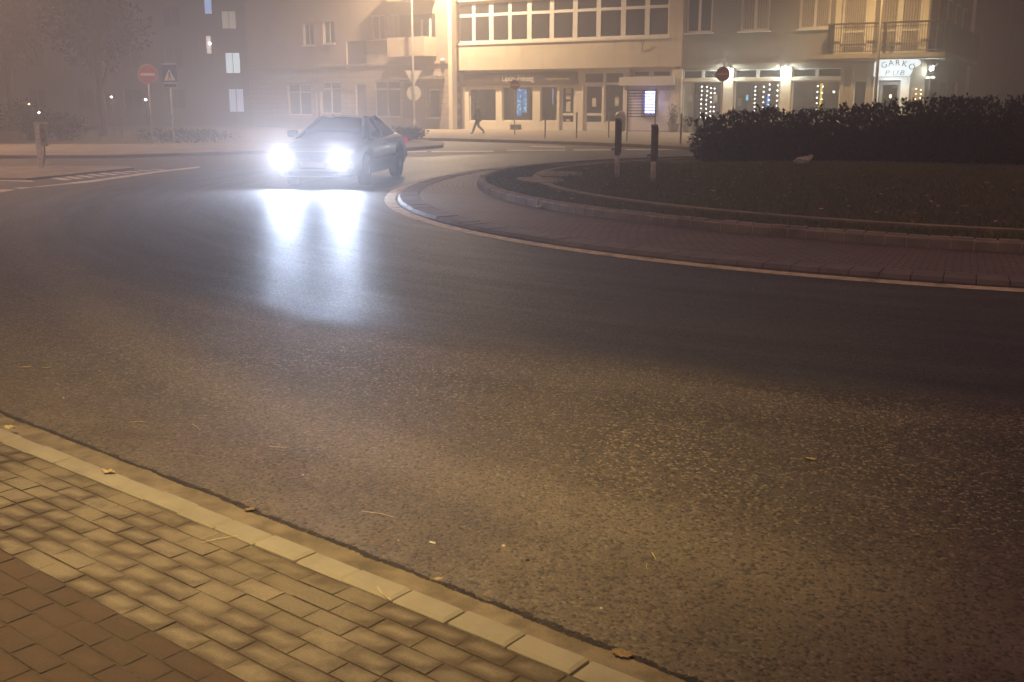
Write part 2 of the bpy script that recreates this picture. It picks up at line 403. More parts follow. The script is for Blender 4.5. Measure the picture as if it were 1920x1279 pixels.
mb = MB(); mb.quad((-90, -12, 0), (70, -12, 0), (70, 110, 0), (-90, 110, 0)); struct(mb.build('road', m_asphalt))
o = ring(lambda t: r_line(t) - .19, r_line, .001, .004, 0, TWO, 200, 'road_line', m_line); struct(o)
# apron of setts with a border of flat pale stones
o = ring(lambda t: r_kerb(t) + .0, lambda t: r_line(t) - .62, -.02, .045, 0, TWO, 200, 'apron_paving', m_sett); struct(o)
mb = MB(); nb = 290
for i in range(nb):
    t0, t1 = TWO * i / nb, TWO * (i + .97) / nb
    if math.sin((t0 + t1) / 2) > .75 and math.cos(t0) > .3: continue
    zt = .052 + random.uniform(-.004, .006); v = []
    for t in (t0, t1):
        a, b = r_line(t) - .605, r_line(t) - .235; c, s_ = math.cos(t), math.sin(t)
        v += [(CEN[0] + q * c, CEN[1] + q * s_, z) for q, z in ((a, -.02), (a, zt), (b - .04, zt), (b, zt - .035), (b, -.02))]
    f = [(k, k + 1, k + 6, k + 5) for k in range(4)] + [(0, 1, 2, 3, 4), (9, 8, 7, 6, 5)]; mb.add(v, f)
struct(mb.build('apron_border', m_border))
# raised island kerb, one stone after another
mb = MB(); nk = 290
for i in range(nk):
    t0, t1 = TWO * i / nk, TWO * (i + .91) / nk; v = []; zt = .175 + random.uniform(-.006, .006); dr = random.uniform(-.004, .004)
    for t in (t0, t1):
        b = r_kerb(t) + dr; a = b - .16; c, s_ = math.cos(t), math.sin(t)
        v += [(CEN[0] + q * c, CEN[1] + q * s_, z) for q, z in ((a, -.02), (a, zt), (b - .045, zt), (b - .012, zt - .035), (b, -.02))]
    mb.add(v, [(k, k + 1, k + 6, k + 5) for k in range(4)] + [(0, 1, 2, 3, 4), (9, 8, 7, 6, 5)])
struct(mb.build('island_kerb', m_ikerb))
struct(ring(lambda t: r_kerb(t) - .15, lambda t: r_kerb(t) - .021, -.02, .156, 0, TWO, 200, 'kerb_mortar', M('pale_mortar', (.50, .42, .32), .95)))
def mound(x, y):
    r = math.hypot(x - CEN[0], y - CEN[1]); k = min(1, max(0, (9.6 - r) / 7.5)); return .135 + .22 * k * k * (3 - 2 * k)
mb = MB(); nr, na = 18, 90
for i in range(nr + 1):
    for j in range(na):
        t = TWO * j / na; r = (r_kerb(t) - .15) * i / nr; x, y = CEN[0] + r * math.cos(t), CEN[1] + r * math.sin(t)
        mb.v.append((x, y, mound(x, y) + (random.uniform(-.012, .012) if i < nr else -.01)))
for i in range(nr):
    for j in range(na):
        k = (j + 1) % na; mb.f.append((i * na + j, (i + 1) * na + j, (i + 1) * na + k, i * na + k)); mb.m.append(0)
struct(mb.build('lawn', m_soil, smooth=True))
def r_edge(t): return r_kerb(t) - 1.12
struct(ring(lambda t: r_edge(t) - .17, r_edge, .05, .178, 0, TWO, 160, 'edging_strip', m_edge))
mb = MB()
for (px, py, rx, ry, ra) in ((.55, 20.45, .46, .72, .2), (.98, 22.2, .5, .85, -.15)):
    pl = []
    for i in range(18):
        a = TWO * i / 18; q = 1 + .08 * math.sin(3 * a + px); pl.append((px + rx * q * math.cos(a + ra), py + ry * q * math.sin(a)))
    mb.flat(pl, .05, .187 + .004 * px)
struct(mb.build('slab_path', m_edge))
# grass
def grass(name, n, rin, rout, tilt, th0, th1, h0, h1, zoff=0):
    t = rng.uniform(th0, th1, n); u = rng.uniform(0, 1, n); vs = np.zeros((n * 3, 3))
    for i in range(n):
        ra, rb = rin(t[i]), rout(t[i]); r = math.sqrt(ra * ra + u[i] * (rb * rb - ra * ra)); x, y = CEN[0] + r * math.cos(t[i]), CEN[1] + r * math.sin(t[i])
        z = mound(x, y); a = rng.uniform(0, TWO); wd = rng.uniform(.006, .013); h = rng.uniform(h0, h1); lx, ly = rng.normal(0, tilt, 2)
        c, s_ = math.cos(a) * wd, math.sin(a) * wd
        vs[i * 3:i * 3 + 3] = ((x - c, y - s_, z - .01), (x + c, y + s_, z - .01), (x + lx * h, y + ly * h, z + h))
    return vs
va = grass('grass', 26000, r_edge, lambda t: r_kerb(t) - .16, .7, R(150), R(300), .02, .055)
vb = grass('grass', 60000, lambda t: .2, lambda t: r_edge(t) - .18, .7, R(140), R(300), .03, .085)
o = quads_mesh('grass', np.concatenate([va, vb]), 3, m_grass); struct(o, 'stuff')

# foreground kerb, gutter, pavers (a frame whose x runs along the kerb, y towards the road)
K0 = Vector((-1.0, 3.699)); K1 = Vector((.293, 2.668)); kd = (K1 - K0).normalized(); kn = Vector((-kd.y, kd.x))
KR = math.atan2(kd.y, kd.x)
def kp(a, b, z): q = K0 + kd * a + kn * b; return (q.x, q.y, z)
kerb_z = .045
mb = MB(); a = -6.0; first = None
while a < 6:
    L = .2365; gap = random.choice((.005, .006, .008, .014)); bz = kerb_z + random.uniform(-.003, .003); bb = random.uniform(-.004, .004)
    sub = MB().box(a + gap / 2, a + L - gap / 2, -.098 + bb, bb, -.05, bz, .009)
    mb.add([kp(x, y, z) for x, y, z in sub.v], sub.f); a += L
struct(mb.build('kerb', m_kerb))
def strip(name, mat, lo, hi, z, n=500, a0=-6.0, a1=6.0, zt=None):
    m = MB()
    for i in range(n + 1):
        a = a0 + (a1 - a0) * i / n
        m.v += [kp(a, lo(a), z), kp(a, (lo(a) + hi(a)) / 2, zt if zt is not None else z), kp(a, hi(a), z)]
    for i in range(n):
        for k in (0, 1): m.f.append((i * 3 + k, i * 3 + 3 + k, i * 3 + 4 + k, i * 3 + 1 + k)); m.m.append(0)
    return m.build(name, mat)
def jag(seed, amp):
    rr = random.Random(seed); ph = [(rr.uniform(1.5, 60), rr.uniform(0, 6.3), rr.uniform(.4, 1)) for _ in range(14)]
    return lambda a: amp * sum(w_ / (1 + f_ * .05) * math.sin(f_ * a + p_) for f_, p_, w_ in ph) / 2.2 + amp * .5 * rr.uniform(-1, 1)
j1, j2, j3 = jag(1, .010), jag(2, .012), jag(5, .012)
gw = lambda a: .135 - .012 * a
struct(strip('gutter', m_gutter, lambda a: .002, lambda a: gw(a) + j1(a), .012))
struct(strip('dirt', m_dirt, lambda a: gw(a) - .016 + j1(a), lambda a: gw(a) + .030 + j2(a), .008, n=1400, zt=.015), 'stuff')
# pavers: real stones, thin joints
m = MB(); rnd = []; red = []; row = .0843; PL = .176
for r_ in range(34):
    y1 = -.104 - r_ * row; a = -6.0 + random.uniform(0, PL)
    while a < 5.0:
        L = PL * random.choice((1, 1, 1, 1, .75, 1.02)); gp = random.uniform(.0016, .0034)
        if not (a > 3.2 or a + .5 < -5.5):
            dz = kerb_z - .006 + random.uniform(-.0012, .0012); tx, ty = random.gauss(0, .0004), random.gauss(0, .0004)
            x0, x1, ya, yb = a + gp, a + L - gp, y1 - row + gp, y1 - gp; b = .006
            isred = 1 if r_ >= 7 else 0
            for kx0, kx1, ky0, ky1, kz in ():
                pass
            nx_, ny_ = 6, 5; o_ = len(m.v)
            for j in range(ny_):
                for i in range(nx_):
                    u, v_ = (0, .04, .3, .7, .96, 1)[i], (0, .06, .5, .94, 1)[j]
                    edge = (i in (0, nx_ - 1)) or (j in (0, ny_ - 1))
                    m.v.append(kp(x0 + (x1 - x0) * u, ya + (yb - ya) * v_, dz + (u - .5) * tx * 4 + (v_ - .5) * ty * 4 - (.0025 if edge else 0)))
            for j in range(ny_ - 1):
                for i in range(nx_ - 1):
                    m.f.append((o_ + j * nx_ + i, o_ + j * nx_ + i + 1, o_ + (j + 1) * nx_ + i + 1, o_ + (j + 1) * nx_ + i)); m.m.append(isred)
            q = random.random(); rnd += [q] * ((nx_ - 1) * (ny_ - 1))
        a += L
o = m.build('pavement', [m_paver, m_paver_red]); struct(o)
at = o.data.attributes.new('rnd', 'FLOAT', 'FACE'); at.data.foreach_set('value', rnd)
ed = o.data.attributes.new('edge', 'FLOAT', 'POINT'); ev = []
for k in range(len(o.data.vertices)):
    i, j = (k % 30) % 6, (k % 30) // 6; ev.append(1.0 if (i in (0, 1, 4, 5) or j in (0, 1, 3, 4)) else 0.0)
ed.data.foreach_set('value', ev)
mb = MB(); mb.add([kp(-7, -.1, kerb_z - .0112), kp(6, -.1, kerb_z - .0112), kp(6, -6, kerb_z - .0112), kp(-7, -6, kerb_z - .0112)], [(0, 1, 2, 3)])
struct(mb.build('paving_bed', m_joint))

# splitter island on the left with hatching, road dashes, far pavement
def poly(name, mat, pix, z0, z1, zp=None):
    m_ = MB(); m_.flat([g(x, y, z1 if zp is None else zp) for x, y in pix], z0, z1); return struct(m_.build(name, mat))
m_isl = M('island_paving', (.27, .215, .15), .9, var=.25, scale=2, stain=((.12, .09, .065), .6), bump=.4, bscale=40)
poly('splitter_island', m_isl, [(-60, 333), (50, 334.5), (140, 325.5), (250, 314.5), (240, 312), (120, 311), (-60, 313)], -.02, .05)
mb = MB()
def stripe(pix, z=.004):
    q = [(*g(x, y, z), z) for x, y in pix]; mb.add(q, [tuple(range(len(q)))])
stripe([(24, 352), (58, 351), (170, 338), (300, 320), (376, 312), (372, 315), (300, 323), (170, 342), (60, 351.5), (40, 354)])
stripe([(-60, 334), (60, 338.5), (66, 341), (-60, 337)])
stripe([(0, 361), (30, 355.5), (0, 355)])
for i in range(9):
    u = i / 9; xu = 84 + u * 220; yu = 332.6 - u * 17; xl = xu + 38 * (1 - .4 * u); yl = 349 - (xl - 28) * .107 - .6; w_ = 15 * (1 - .5 * u)
    stripe([(xu, yu), (xu + w_, yu - .08 * w_), (xl + w_, yl - .1 * w_), (xl, yl)], .0042 + .0001 * i)
struct(mb.build('hatch_marking', m_linefar, fix=False))
mb = MB()
for p in ([(809, 283.2), (925, 282.6), (925, 285), (809, 285.6)], [(950, 281), (1060, 280.4), (1060, 282.6), (950, 283.2)], [(1075, 280.2), (1162, 279.6), (1162, 281.6), (1075, 282.4)],
          [(1172, 279.6), (1340, 279), (1340, 280.8), (1172, 281.4)], [(994, 273.6), (1060, 275.3), (1060, 277), (994, 275)], [(760, 283.6), (800, 283), (800, 285), (760, 285.6)]): stripe(p)
struct(mb.build('lane_dashes', m_linefar, fix=False))
m_farpav = M('far_pavement_stone', (.21, .17, .125), .85, var=.25, scale=1.2, stain=((.11, .09, .065), .6), bump=.3, bscale=15)
fk = [g(x, y, .1) for x, y in [(560, 255), (760, 259), (850, 260.5), (1000, 264.5), (1100, 267.5), (1200, 271.5), (1300, 276.5), (1420, 283)]]
mb = MB(); mb.flat(fk + [(40, 40), (60, 60), (60, 105), (-10, 105)], -.02, .1); struct(mb.build('far_pavement', m_farpav))
mb = MB()
for i in range(len(fk) - 1):
    p, q = Vector(fk[i]), Vector(fk[i + 1]); d = (q - p); L = d.length; n_ = max(1, int(L / 1.0)); nn = Vector((d.y, -d.x)).normalized()
    if nn.y > 0: nn = -nn
    for k in range(n_):
        a_, b_ = p + d * (k / n_), p + d * ((k + .98) / n_); mb.flat([tuple(a_ + nn * .012), tuple(b_ + nn * .012), tuple(b_ + nn * .16), tuple(a_ + nn * .16)], -.02, .125)
struct(mb.build('far_kerb', m_edge))
poly('left_pavement', m_farpav, [(-300, 292), (200, 291), (440, 284), (600, 279), (600, 268), (-300, 272)], -.02, .1)
poly('planted_island', m_farpav, [(690, 280), (770, 277), (830, 272), (832, 267), (790, 262), (700, 262)], -.02, .11)

# ------------------------------------------------------------------ foliage
def leaves(n, sampler, size, jit=.6, up=.4):
    """n leaf rhombi, at points from sampler() -> (p, outward)"""
    vs = np.zeros((n * 4, 3))
    for i in range(n):
        p, out = sampler(); d = Vector(out) + Vector(rng.normal(0, jit, 3)) + Vector((0, 0, up)); d.normalize()
        s_ = d.cross(Vector(rng.normal(0, 1, 3))); s_.normalize(); L = size * rng.uniform(.6, 1.35); W = L * .26; p = Vector(p)
        nrm = d.cross(s_) * (L * .12)
        vs[i * 4:i * 4 + 4] = (p, p + d * L * .5 + s_ * W + nrm, p + d * L, p + d * L * .5 - s_ * W + nrm)
    return vs
def blob_sampler(blobs, shell=.5):
    wts = np.array([b[3] * b[4] * b[5] for b in blobs]) ** .67; wts = wts / wts.sum()
    def f():
        while True:
            b = blobs[rng.choice(len(blobs), p=wts)]; d = rng.normal(0, 1, 3); d /= np.linalg.norm(d); q = rng.uniform(shell, 1) ** .5
            p = np.array(b[:3]) + d * np.array(b[3:6]) * q
            if p[2] > b[6]: return p, d
    return f
# the island hedge: envelope under the silhouette of the photo
HB = []
sil = [(1335, 228), (1372, 214), (1410, 214), (1450, 207), (1490, 214), (1530, 212), (1580, 205), (1630, 202), (1680, 200), (1730, 194), (1780, 187), (1830, 190), (1880, 193), (1930, 184), (1990, 184), (2050, 186), (2110, 190)]
for i, (x, y) in enumerate(sil):
    Y = 27.6 - 3.4 * min(1, max(0, (x - 1335) / 500)); X, _, zt = atY(x, y, Y); zb = mound(X, Y); h = zt - zb
    HB.append((X, Y + .2, zb + h * .45, .52 + .012 * i, .95, h * .53, zb))
    HB.append((X + .25, Y + 1.3, zb + h * .4, .6, .9, h * .5, zb)); HB.append((X + .1, Y - .55, zb + h * .26, .5, .6, h * .34, zb))
for b in list(HB[::3]): HB.append((b[0] + .1, b[1] - 1.5, mound(b[0], b[1] - 1.5) + .16, .55, .75, .30, mound(b[0], b[1] - 1.5) - .02))
hs = blob_sampler(HB, .35)
hv = np.concatenate([leaves(34000, hs, .085, .7, .35), leaves(9000, blob_sampler([(b[0], b[1], b[2], b[3] * .86, b[4] * .86, b[5] * .86, b[6]) for b in HB], 0.0), .17, 1.2, .1)])
sprig = []
for i in range(420):
    b = HB[3 * rng.integers(0, len(sil))]; x = b[0] + rng.normal(0, .3); y = b[1] + rng.normal(0, .35); top = b[2] + b[5] * rng.uniform(.72, .98)
    h = rng.uniform(.06, .20); lx, ly = rng.normal(0, .3, 2)
    for k in range(11):
        f_ = k / 10; p = np.array((x + lx * h * f_, y + ly * h * f_, top + h * f_)); d = rng.normal(0, 1, 3); d[2] = abs(d[2]) * .6; sprig.append((p, d / np.linalg.norm(d)))
it = iter(sprig); sv = leaves(len(sprig), lambda: next(it), .085, .25, .5)
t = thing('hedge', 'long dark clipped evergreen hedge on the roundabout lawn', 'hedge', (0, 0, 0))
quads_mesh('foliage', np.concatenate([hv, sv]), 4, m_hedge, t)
mb = MB()
for i in range(0, len(sil)):
    b = HB[3 * i]
    for k in range(3):
        x, y = b[0] + random.uniform(-.3, .3), b[1] + random.uniform(-.3, .3); mb.tube([(x, y, mound(x, y) - .03), (x + .05, y, b[2] * .6), (x + random.uniform(-.2, .2), y + .1, b[2] + b[5] * .5)], [.025, .018, .008], 6)
mb.build('stem', m_bark, t)
def shrub(name, label, cat, loc, rx, ry, h, n, size, mat, group=None, trunk=0.0, cr=None):
    t_ = thing(name, label, cat, loc, 0, group); bl = []
    for k in range(9):
        a_ = rng.uniform(0, TWO); q = rng.uniform(.1, .6); zz = trunk + (h - trunk) * rng.uniform(.3, .75)
        bl.append((rx * q * math.cos(a_), ry * q * math.sin(a_), zz, rx * rng.uniform(.45, .65), ry * rng.uniform(.45, .65), (h - trunk) * rng.uniform(.24, .36), max(.02, trunk * .8)))
    quads_mesh('crown' if trunk else 'foliage', leaves(n, blob_sampler(bl, .1), size), 4, mat, t_)
    m_ = MB()
    if trunk:
        m_.tube([(0, 0, -.05), (.04, .02, trunk * .5), (-.03, 0, trunk), (.1, .05, trunk + (h - trunk) * .5)], [rx * .085, rx * .07, rx * .06, rx * .02], 9)
        for b in bl: m_.tube([(-.02, 0, trunk * .85), (b[0] * .5, b[1] * .5, (trunk + b[2]) / 2), (b[0], b[1], b[2])], [rx * .035, rx * .025, rx * .008], 6)
    else:
        for b in bl: MB().tube([(b[0] * .3, b[1] * .3, -.03), (b[0] * .7, b[1] * .7, b[2] * .5), (b[0], b[1], b[2])], [.03, .02, .008], 6).build('stem', m_bark, t_)
    if trunk: m_.build('trunk', m_bark, t_)
    return t_
shrub('bush', 'large rounded dark bush at the left edge beyond the steel bollard', 'bush', (-24.2, 47.5, .05), 1.7, 1.4, 2.3, 2600, .16, m_bushl)
shrub('bush', 'dark bush with lights showing through, behind the steel bollard', 'bush', (-22.2, 49, .05), 1.15, 1.0, 1.75, 1800, .14, m_bushl)
shrub('bush', 'low wide dark bush right of the lit one, behind the bollard', 'bush', (-20.6, 48.5, .05), 1.5, 1.0, 1.25, 1800, .14, m_bushl)
shrub('bush', 'broad low planting at the foot of the no entry and crossing signs', 'bush', (-13.9, 45.6, .05), 2.3, .8, .55, 1500, .10, m_bushl)
shrub('bush', 'low dark planting behind the car on the small kerbed island', 'bush', (-4.6, 45.2, .08), 1.25, 2.2, .62, 2600, .10, m_bushl)
shrub('tree', 'dark leafy tree rising in the fog behind the no entry sign', 'tree', (-21.6, 56, 0), 3.2, 2.6, 8.2, 5200, .26, m_treel, trunk=2.6)
shrub('tree', 'taller fog veiled tree at the far left edge', 'tree', (-31, 66, 0), 3.6, 3.2, 10.5, 5200, .3, m_treel, trunk=3.2)

# ------------------------------------------------------------------ lamps and street furniture
def spot(name, parent, loc, power, col, size, blend, rad=.12, rot=(0, 0, 0)):
    d = bpy.data.lights.new(name, 'SPOT'); d.energy = power; d.color = col; d.spot_size = R(size); d.spot_blend = blend; d.shadow_soft_size = rad
    o_ = bpy.data.objects.new(name, d); COL.objects.link(o_); o_.parent = parent; o_.location = loc; o_.rotation_euler = rot; return o_
def point(name, parent, loc, power, col, rad=.1):
    d = bpy.data.lights.new(name, 'POINT'); d.energy = power; d.color = col; d.shadow_soft_size = rad
    o_ = bpy.data.objects.new(name, d); COL.objects.link(o_); o_.parent = parent; o_.location = loc; return o_
def street_lamp(label, loc, h, arm, rz, power=0, col=SODIUM, size=150, blend=.7, aim=None, r0=.085):
    t_ = thing('street_lamp', label, 'street lamp', loc, rz)
    m_ = MB(); m_.lathe([(r0 * 1.7, -.03), (r0 * 1.7, .5), (r0 * 1.1, .58), (r0, .8), (r0 * .62, h)], 12); m_.build('pole', m_pole, t_, True)
    m_ = MB(); m_.tube([(0, 0, h - .05), (arm * .25, 0, h + .22), (arm * .7, 0, h + .3), (arm, 0, h + .3)], .032, 8); m_.build('arm', m_steel2, t_, True)
    hd = MB().box(arm - .1, arm + .62, -.14, .14, h + .26, h + .42, .03).build('lamp_head', m_steel2, t_)
    MB().box(arm + .02, arm + .56, -.11, .11, h + .235, h + .262, .01).build('diffuser', m_lampglow if power else m_signwhite, hd)
    if power:
        rot = (0, 0, 0)
        if aim:
            q = Matrix.Rotation(-rz, 3, 'Z') @ (Vector(aim) - Vector(loc)) - Vector((arm + .29, 0, h + .2)); rot = q.to_track_quat('-Z', 'Y').to_euler()
        spot('lamp_light', t_, (arm + .29, 0, h + .20), power, col, size, blend, .16, rot)
    return t_
street_lamp('tall grey street lamp post carrying two sign backs before the balconies', (-6.2, 67.2, .1), 12.2, 2.4, R(-62), P_CORNER, WARM, 165, .5)
street_lamp('thin pale street lamp post rising directly behind the car roof', (-11.95, 78.5, .1), 10.6, 1.2, R(200), P_LEFT, PINK, 165, .5)
street_lamp('grey lamp post in front of the pub balcony, right of its windows', (17.4, 51.1, .1), 9.6, 1.2, R(200), P_RIGHT, SODIUM, 150, .7)
street_lamp('street lamp standing on the pavement behind the viewer', (-2.4, -1.1, .04), 6.6, 1.2, R(35), P_NEAR, NEARC, 52, 1.0, (-1.35, 5.3, 0))
street_lamp('unseen street lamp added past the left edge of the road', (-22.5, 37.5, .02), 9.6, 1.2, 0, 7500, PINK, 165, .5)  # unseen lamp, added to brighten the left fog and the sign faces
street_lamp('unseen street lamp added beside the splitter island, past the left edge', (-20.5, 20.5, .02), 9.0, 1.2, 0, 5000, PINK, 150, .8)  # second unseen lamp, added to light the steel bollard from the front

def disc(mb_, cx, cz, r, y0, y1, n=24): mb_.prism([(cx + r * math.cos(TWO * i / n), cz + r * math.sin(TWO * i / n)) for i in range(n)], y0, y1)
def no_entry(label, loc, ztop, r, rz):
    t_ = thing('no_entry_sign', label, 'road sign', loc, rz, 'no entry signs'); zc = ztop - r
    MB().lathe([(.032, -.03), (.032, ztop - .03)], 10).build('post', m_steel, t_, True)
    m_ = MB(); disc(m_, 0, zc, r, -.052, -.04); p_ = m_.build('sign_plate', m_signwhite, t_)
    m_ = MB(); disc(m_, 0, zc, r * .94, -.058, -.0525); m_.build('red_disc', m_signred, p_)
    MB().box(-r * .74, r * .74, -.064, -.0585, zc - r * .13, zc + r * .13).build('white_bar', m_signwhite, p_); return t_
no_entry('no entry sign at the left beside the blue crossing sign', (-14.75, 43.4, 0), 3.20, .39, R(12))
no_entry('small no entry sign before the blue lit bakery window', (.139, 55.3, .1), 2.78, .27, R(-4))
no_entry('no entry sign before the pub, above the hedge end', (9.75, 49.5, .1), 3.24, .34, R(-20))
t = thing('crossing_sign', 'square blue pedestrian crossing sign with white triangle, left of the car', 'road sign', (-14.25, 44.6, 0), R(10))
MB().lathe([(.045, -.03), (.045, 3.2)], 10).build('post', m_steel, t, True)
p_ = MB().box(-.29, .29, -.07, -.05, 2.53, 3.24).build('sign_plate', m_signblue, t)
m_ = MB(); m_.prism([(-.23, 2.60), (.23, 2.60), (0, 3.06)], -.076, -.0705); m_.build('white_triangle', m_signwhite, p_)
m_ = MB(); disc(m_, 0, 2.90, .035, -.082, -.0765, 12); m_.prism([(-.03, 2.74), (.03, 2.74), (.035, 2.87), (-.035, 2.87)], -.082, -.0765); m_.prism([(-.03, 2.74), (0, 2.74), (-.05, 2.63), (-.085, 2.63)], -.082, -.0765); m_.prism([(0, 2.74), (.03, 2.74), (.085, 2.63), (.05, 2.63)], -.082, -.0765); m_.build('walking_figure', m_dark, p_)
m_ = MB().box(-.27, .27, -.07, -.05, 2.30, 2.49); q_ = m_.build('lower_plate', m_signwhite, t); MB().box(-.25, .25, -.076, -.0705, 2.32, 2.47).build('plate_face', m_signblue, q_)
MB().box(-.31, .31, -.1, .0, 3.245, 3.285).build('top_rail', m_steel, t)
# backs of the give way sign and round sign on the lamp post
t = thing('give_way_sign', 'grey back of an inverted triangle sign on the lamp post', 'road sign', (-6.2, 67.2, 0), R(-5))
m_ = MB(); m_.prism([(-.54, 3.72), (.54, 3.72), (.04, 2.82), (-.04, 2.82)], .10, .112); m_.build('sign_plate', m_signback, t)
MB().box(-.06, .06, -.13, .098, 3.5, 3.56).build('clamp', m_steel2, t)
t = thing('round_sign', 'grey back of a round sign under the triangle on the lamp post', 'road sign', (-6.2, 67.2, 0), R(-5))
m_ = MB(); disc(m_, 0, 2.33, .46, .10, .112); m_.build('sign_plate', m_signback, t)
MB().box(-.06, .06, -.13, .098, 2.3, 2.36).build('clamp', m_steel2, t)
t = thing('direction_sign', 'pair of pale upright sign plates on two posts behind the car', 'road sign', (-10.9, 60, 0), R(4))
for s_ in (-1, 1):
    m_ = MB(); m_.lathe([(.04, -.03), (.04, 2.98)], 8, s_ * .11, 0); m_.build('post', m_steel, t)
    MB().box(.06 if s_ > 0 else -.36, .36 if s_ > 0 else -.06, -.075, -.05, 2.33, 3.0).build('sign_plate', m_signback, t)
# the two marker posts on the lawn
def marker_post(label, loc, h, rz):
    t_ = thing('marker_post', label, 'post', loc, rz, 'marker posts on the roundabout lawn')
    MB().lathe([(.048, -.05), (.048, h * .52)], 14).build('post', m_steel, t_, True)
    m_ = MB(); m_.lathe([(.050, h * .40), (.058, h * .42), (.058, h * .985), (.052, h)], 14); s1 = m_.build('sleeve', m_darkpl, t_, True)
    MB().lathe([(.061, h * .955), (.064, h * .96), (.064, h), (.045, h + .008)], 14).build('cap', m_steel2, s1, True)
    m_ = MB(); m_.lathe([(.062, h * .48), (.066, h * .485), (.066, h * .515), (.062, h * .52)], 14); m_.box(-.125, -.06, -.02, .02, h * .485, h * .515); m_.tube([(-.11, -.035, h * .5), (-.11, .035, h * .5)], .011, 6); m_.build('clamp', m_darkpl, t_)
    MB().box(.045, .075, -.02, .02, h * .44, h * .955).build('rib', m_darkpl, s1); return t_
marker_post('dark topped steel post nearer the lawn tip, before the litter bin', (2.11, 21.1, .14), 1.20, R(8))
marker_post('dark topped steel post right of its twin, before the white booth wall', (2.61, 19.4, .15), 1.10, R(-4))
t = thing('bollard', 'square steel bollard with open control box, on the left splitter island', 'bollard', (-11.9, 26.6, .05), R(12))
MB().box(-.075, .045, -.06, .06, -.05, 1.1, .012).build('post', m_steel, t)
m_ = MB(); m_.box(.046, .20, -.06, -.045, .54, 1.06); m_.box(.18, .20, -.045, .06, .54, 1.06); m_.box(.046, .18, -.045, .06, .54, .56); bx_ = m_.build('box_frame', m_steel2, t)
m_ = MB(); m_.box(.05, .176, .02, .05, .565, 1.05); m_.build('box_back', m_darkpl, bx_)
for z_ in (.92, .70): m_ = MB(); disc(m_, .113, z_, .05, -.062, -.0605, 12); m_.build('reflector', m_darkpl, bx_)
m_ = MB(); m_.box(-.08, .25, -.075, .075, 1.1, 1.125); m_.build('cap', m_steel, t)
m_ = MB(); m_.tube([(.0, .0, -.05), (.1, 0, .28), (.11, 0, .54)], .02, 6); m_.build('brace', m_steel2, t)
# thin pavement bollards
def thin_post(label, loc, h, grp='thin pavement bollards'):
    t_ = thing('bollard', label, 'bollard', loc, 0, grp); MB().lathe([(.034, -.05), (.034, h - .02), (.042, h - .015), (.042, h + .06), (.02, h + .09)], 9).build('post', m_steel2, t_, True); return t_
b0 = thin_post('thin steel bollard before the bakery door', (*g(1022, 259, .1), .1), 1.1)
for (x, y, lab) in ((1081, 259.5, 'thin steel bollard between the two shop doors'), (1141, 258, 'thin steel bollard directly left of the litter bin'), (1276, 271, 'thin steel bollard before the potted shrub')):
    copy_tree(b0, (*g(x, y, .1), .1), None, lab)
b1 = thin_post('thin post in the left fog, between tree and no entry sign', (*g(188, 262, 0), 0), 1.0, 'thin posts in the left fog')
for (x, y, lab) in ((231, 258, 'thin post in the left fog, left of the no entry post'), (38, 262, 'thin post at far left between two dark bushes')): copy_tree(b1, (*g(x, y, 0), 0), None, lab)
# litter bin
bx, by = g(1163, 255, .1)
t = thing('litter_bin', 'dark litter bin hooded on a post beside the slatted board', 'litter bin', (bx, by, .1), R(-25))
MB().lathe([(.04, -.03), (.04, .35)], 8).build('post', m_steel2, t)
m_ = MB(); m_.lathe([(.20, .22), (.25, .25), (.27, .8), (.28, .82)], 16); m_.build('body', m_darkpl, t, True)
m_ = MB(); m_.lathe([(.28, .82), (.28, 1.02), (.22, 1.14), (.1, 1.2), (.02, 1.21)], 16); m_.build('hood', m_darkpl, t, True)
MB().box(-.14, .14, -.30, -.25, .86, .98).build('slot', m_steel2, t)
# slatted board with two legs
bx, by = g(1201, 266, .1)
t = thing('slatted_board', 'notice frame of dark horizontal slats on two legs before the booth', 'notice board', (bx, by, .1), R(-29))
for s_ in (-.62, .62): MB().box(s_ - .022, s_ + .022, -.022, .022, -.03, 2.16).build('leg', m_steel2, t)
for k in range(10): MB().box(-.597, .597, -.012, .012, 1.02 + k * .118, 1.052 + k * .118).build('slat', m_iron, t)

# ------------------------------------------------------------------ buildings
def wall(mb_, x0, x1, z0, z1, ops, dep=.22, y=0.0):
    xs = sorted({x0, x1, *[o_[0] for o_ in ops], *[o_[1] for o_ in ops]}); zs = sorted({z0, z1, *[o_[2] for o_ in ops], *[o_[3] for o_ in ops]})
    xs = [x for x in xs if x0 <= x <= x1]; zs = [z for z in zs if z0 <= z <= z1]
    for i in range(len(xs) - 1):
        for j in range(len(zs) - 1):
            cx, cz = (xs[i] + xs[i + 1]) / 2, (zs[j] + zs[j + 1]) / 2
            if any(o_[0] < cx < o_[1] and o_[2] < cz < o_[3] for o_ in ops): continue
            mb_.quad((xs[i], y, zs[j]), (xs[i + 1], y, zs[j]), (xs[i + 1], y, zs[j + 1]), (xs[i], y, zs[j + 1]))
    for a, b, c, d in ops:
        Y = y + dep
        mb_.quad((a, y, c), (a, y, d), (a, Y, d), (a, Y, c)); mb_.quad((b, y, c), (b, Y, c), (b, Y, d), (b, y, d))
        mb_.quad((a, y, d), (b, y, d), (b, Y, d), (a, Y, d)); mb_.quad((a, y, c), (a, Y, c), (b, Y, c), (b, y, c))
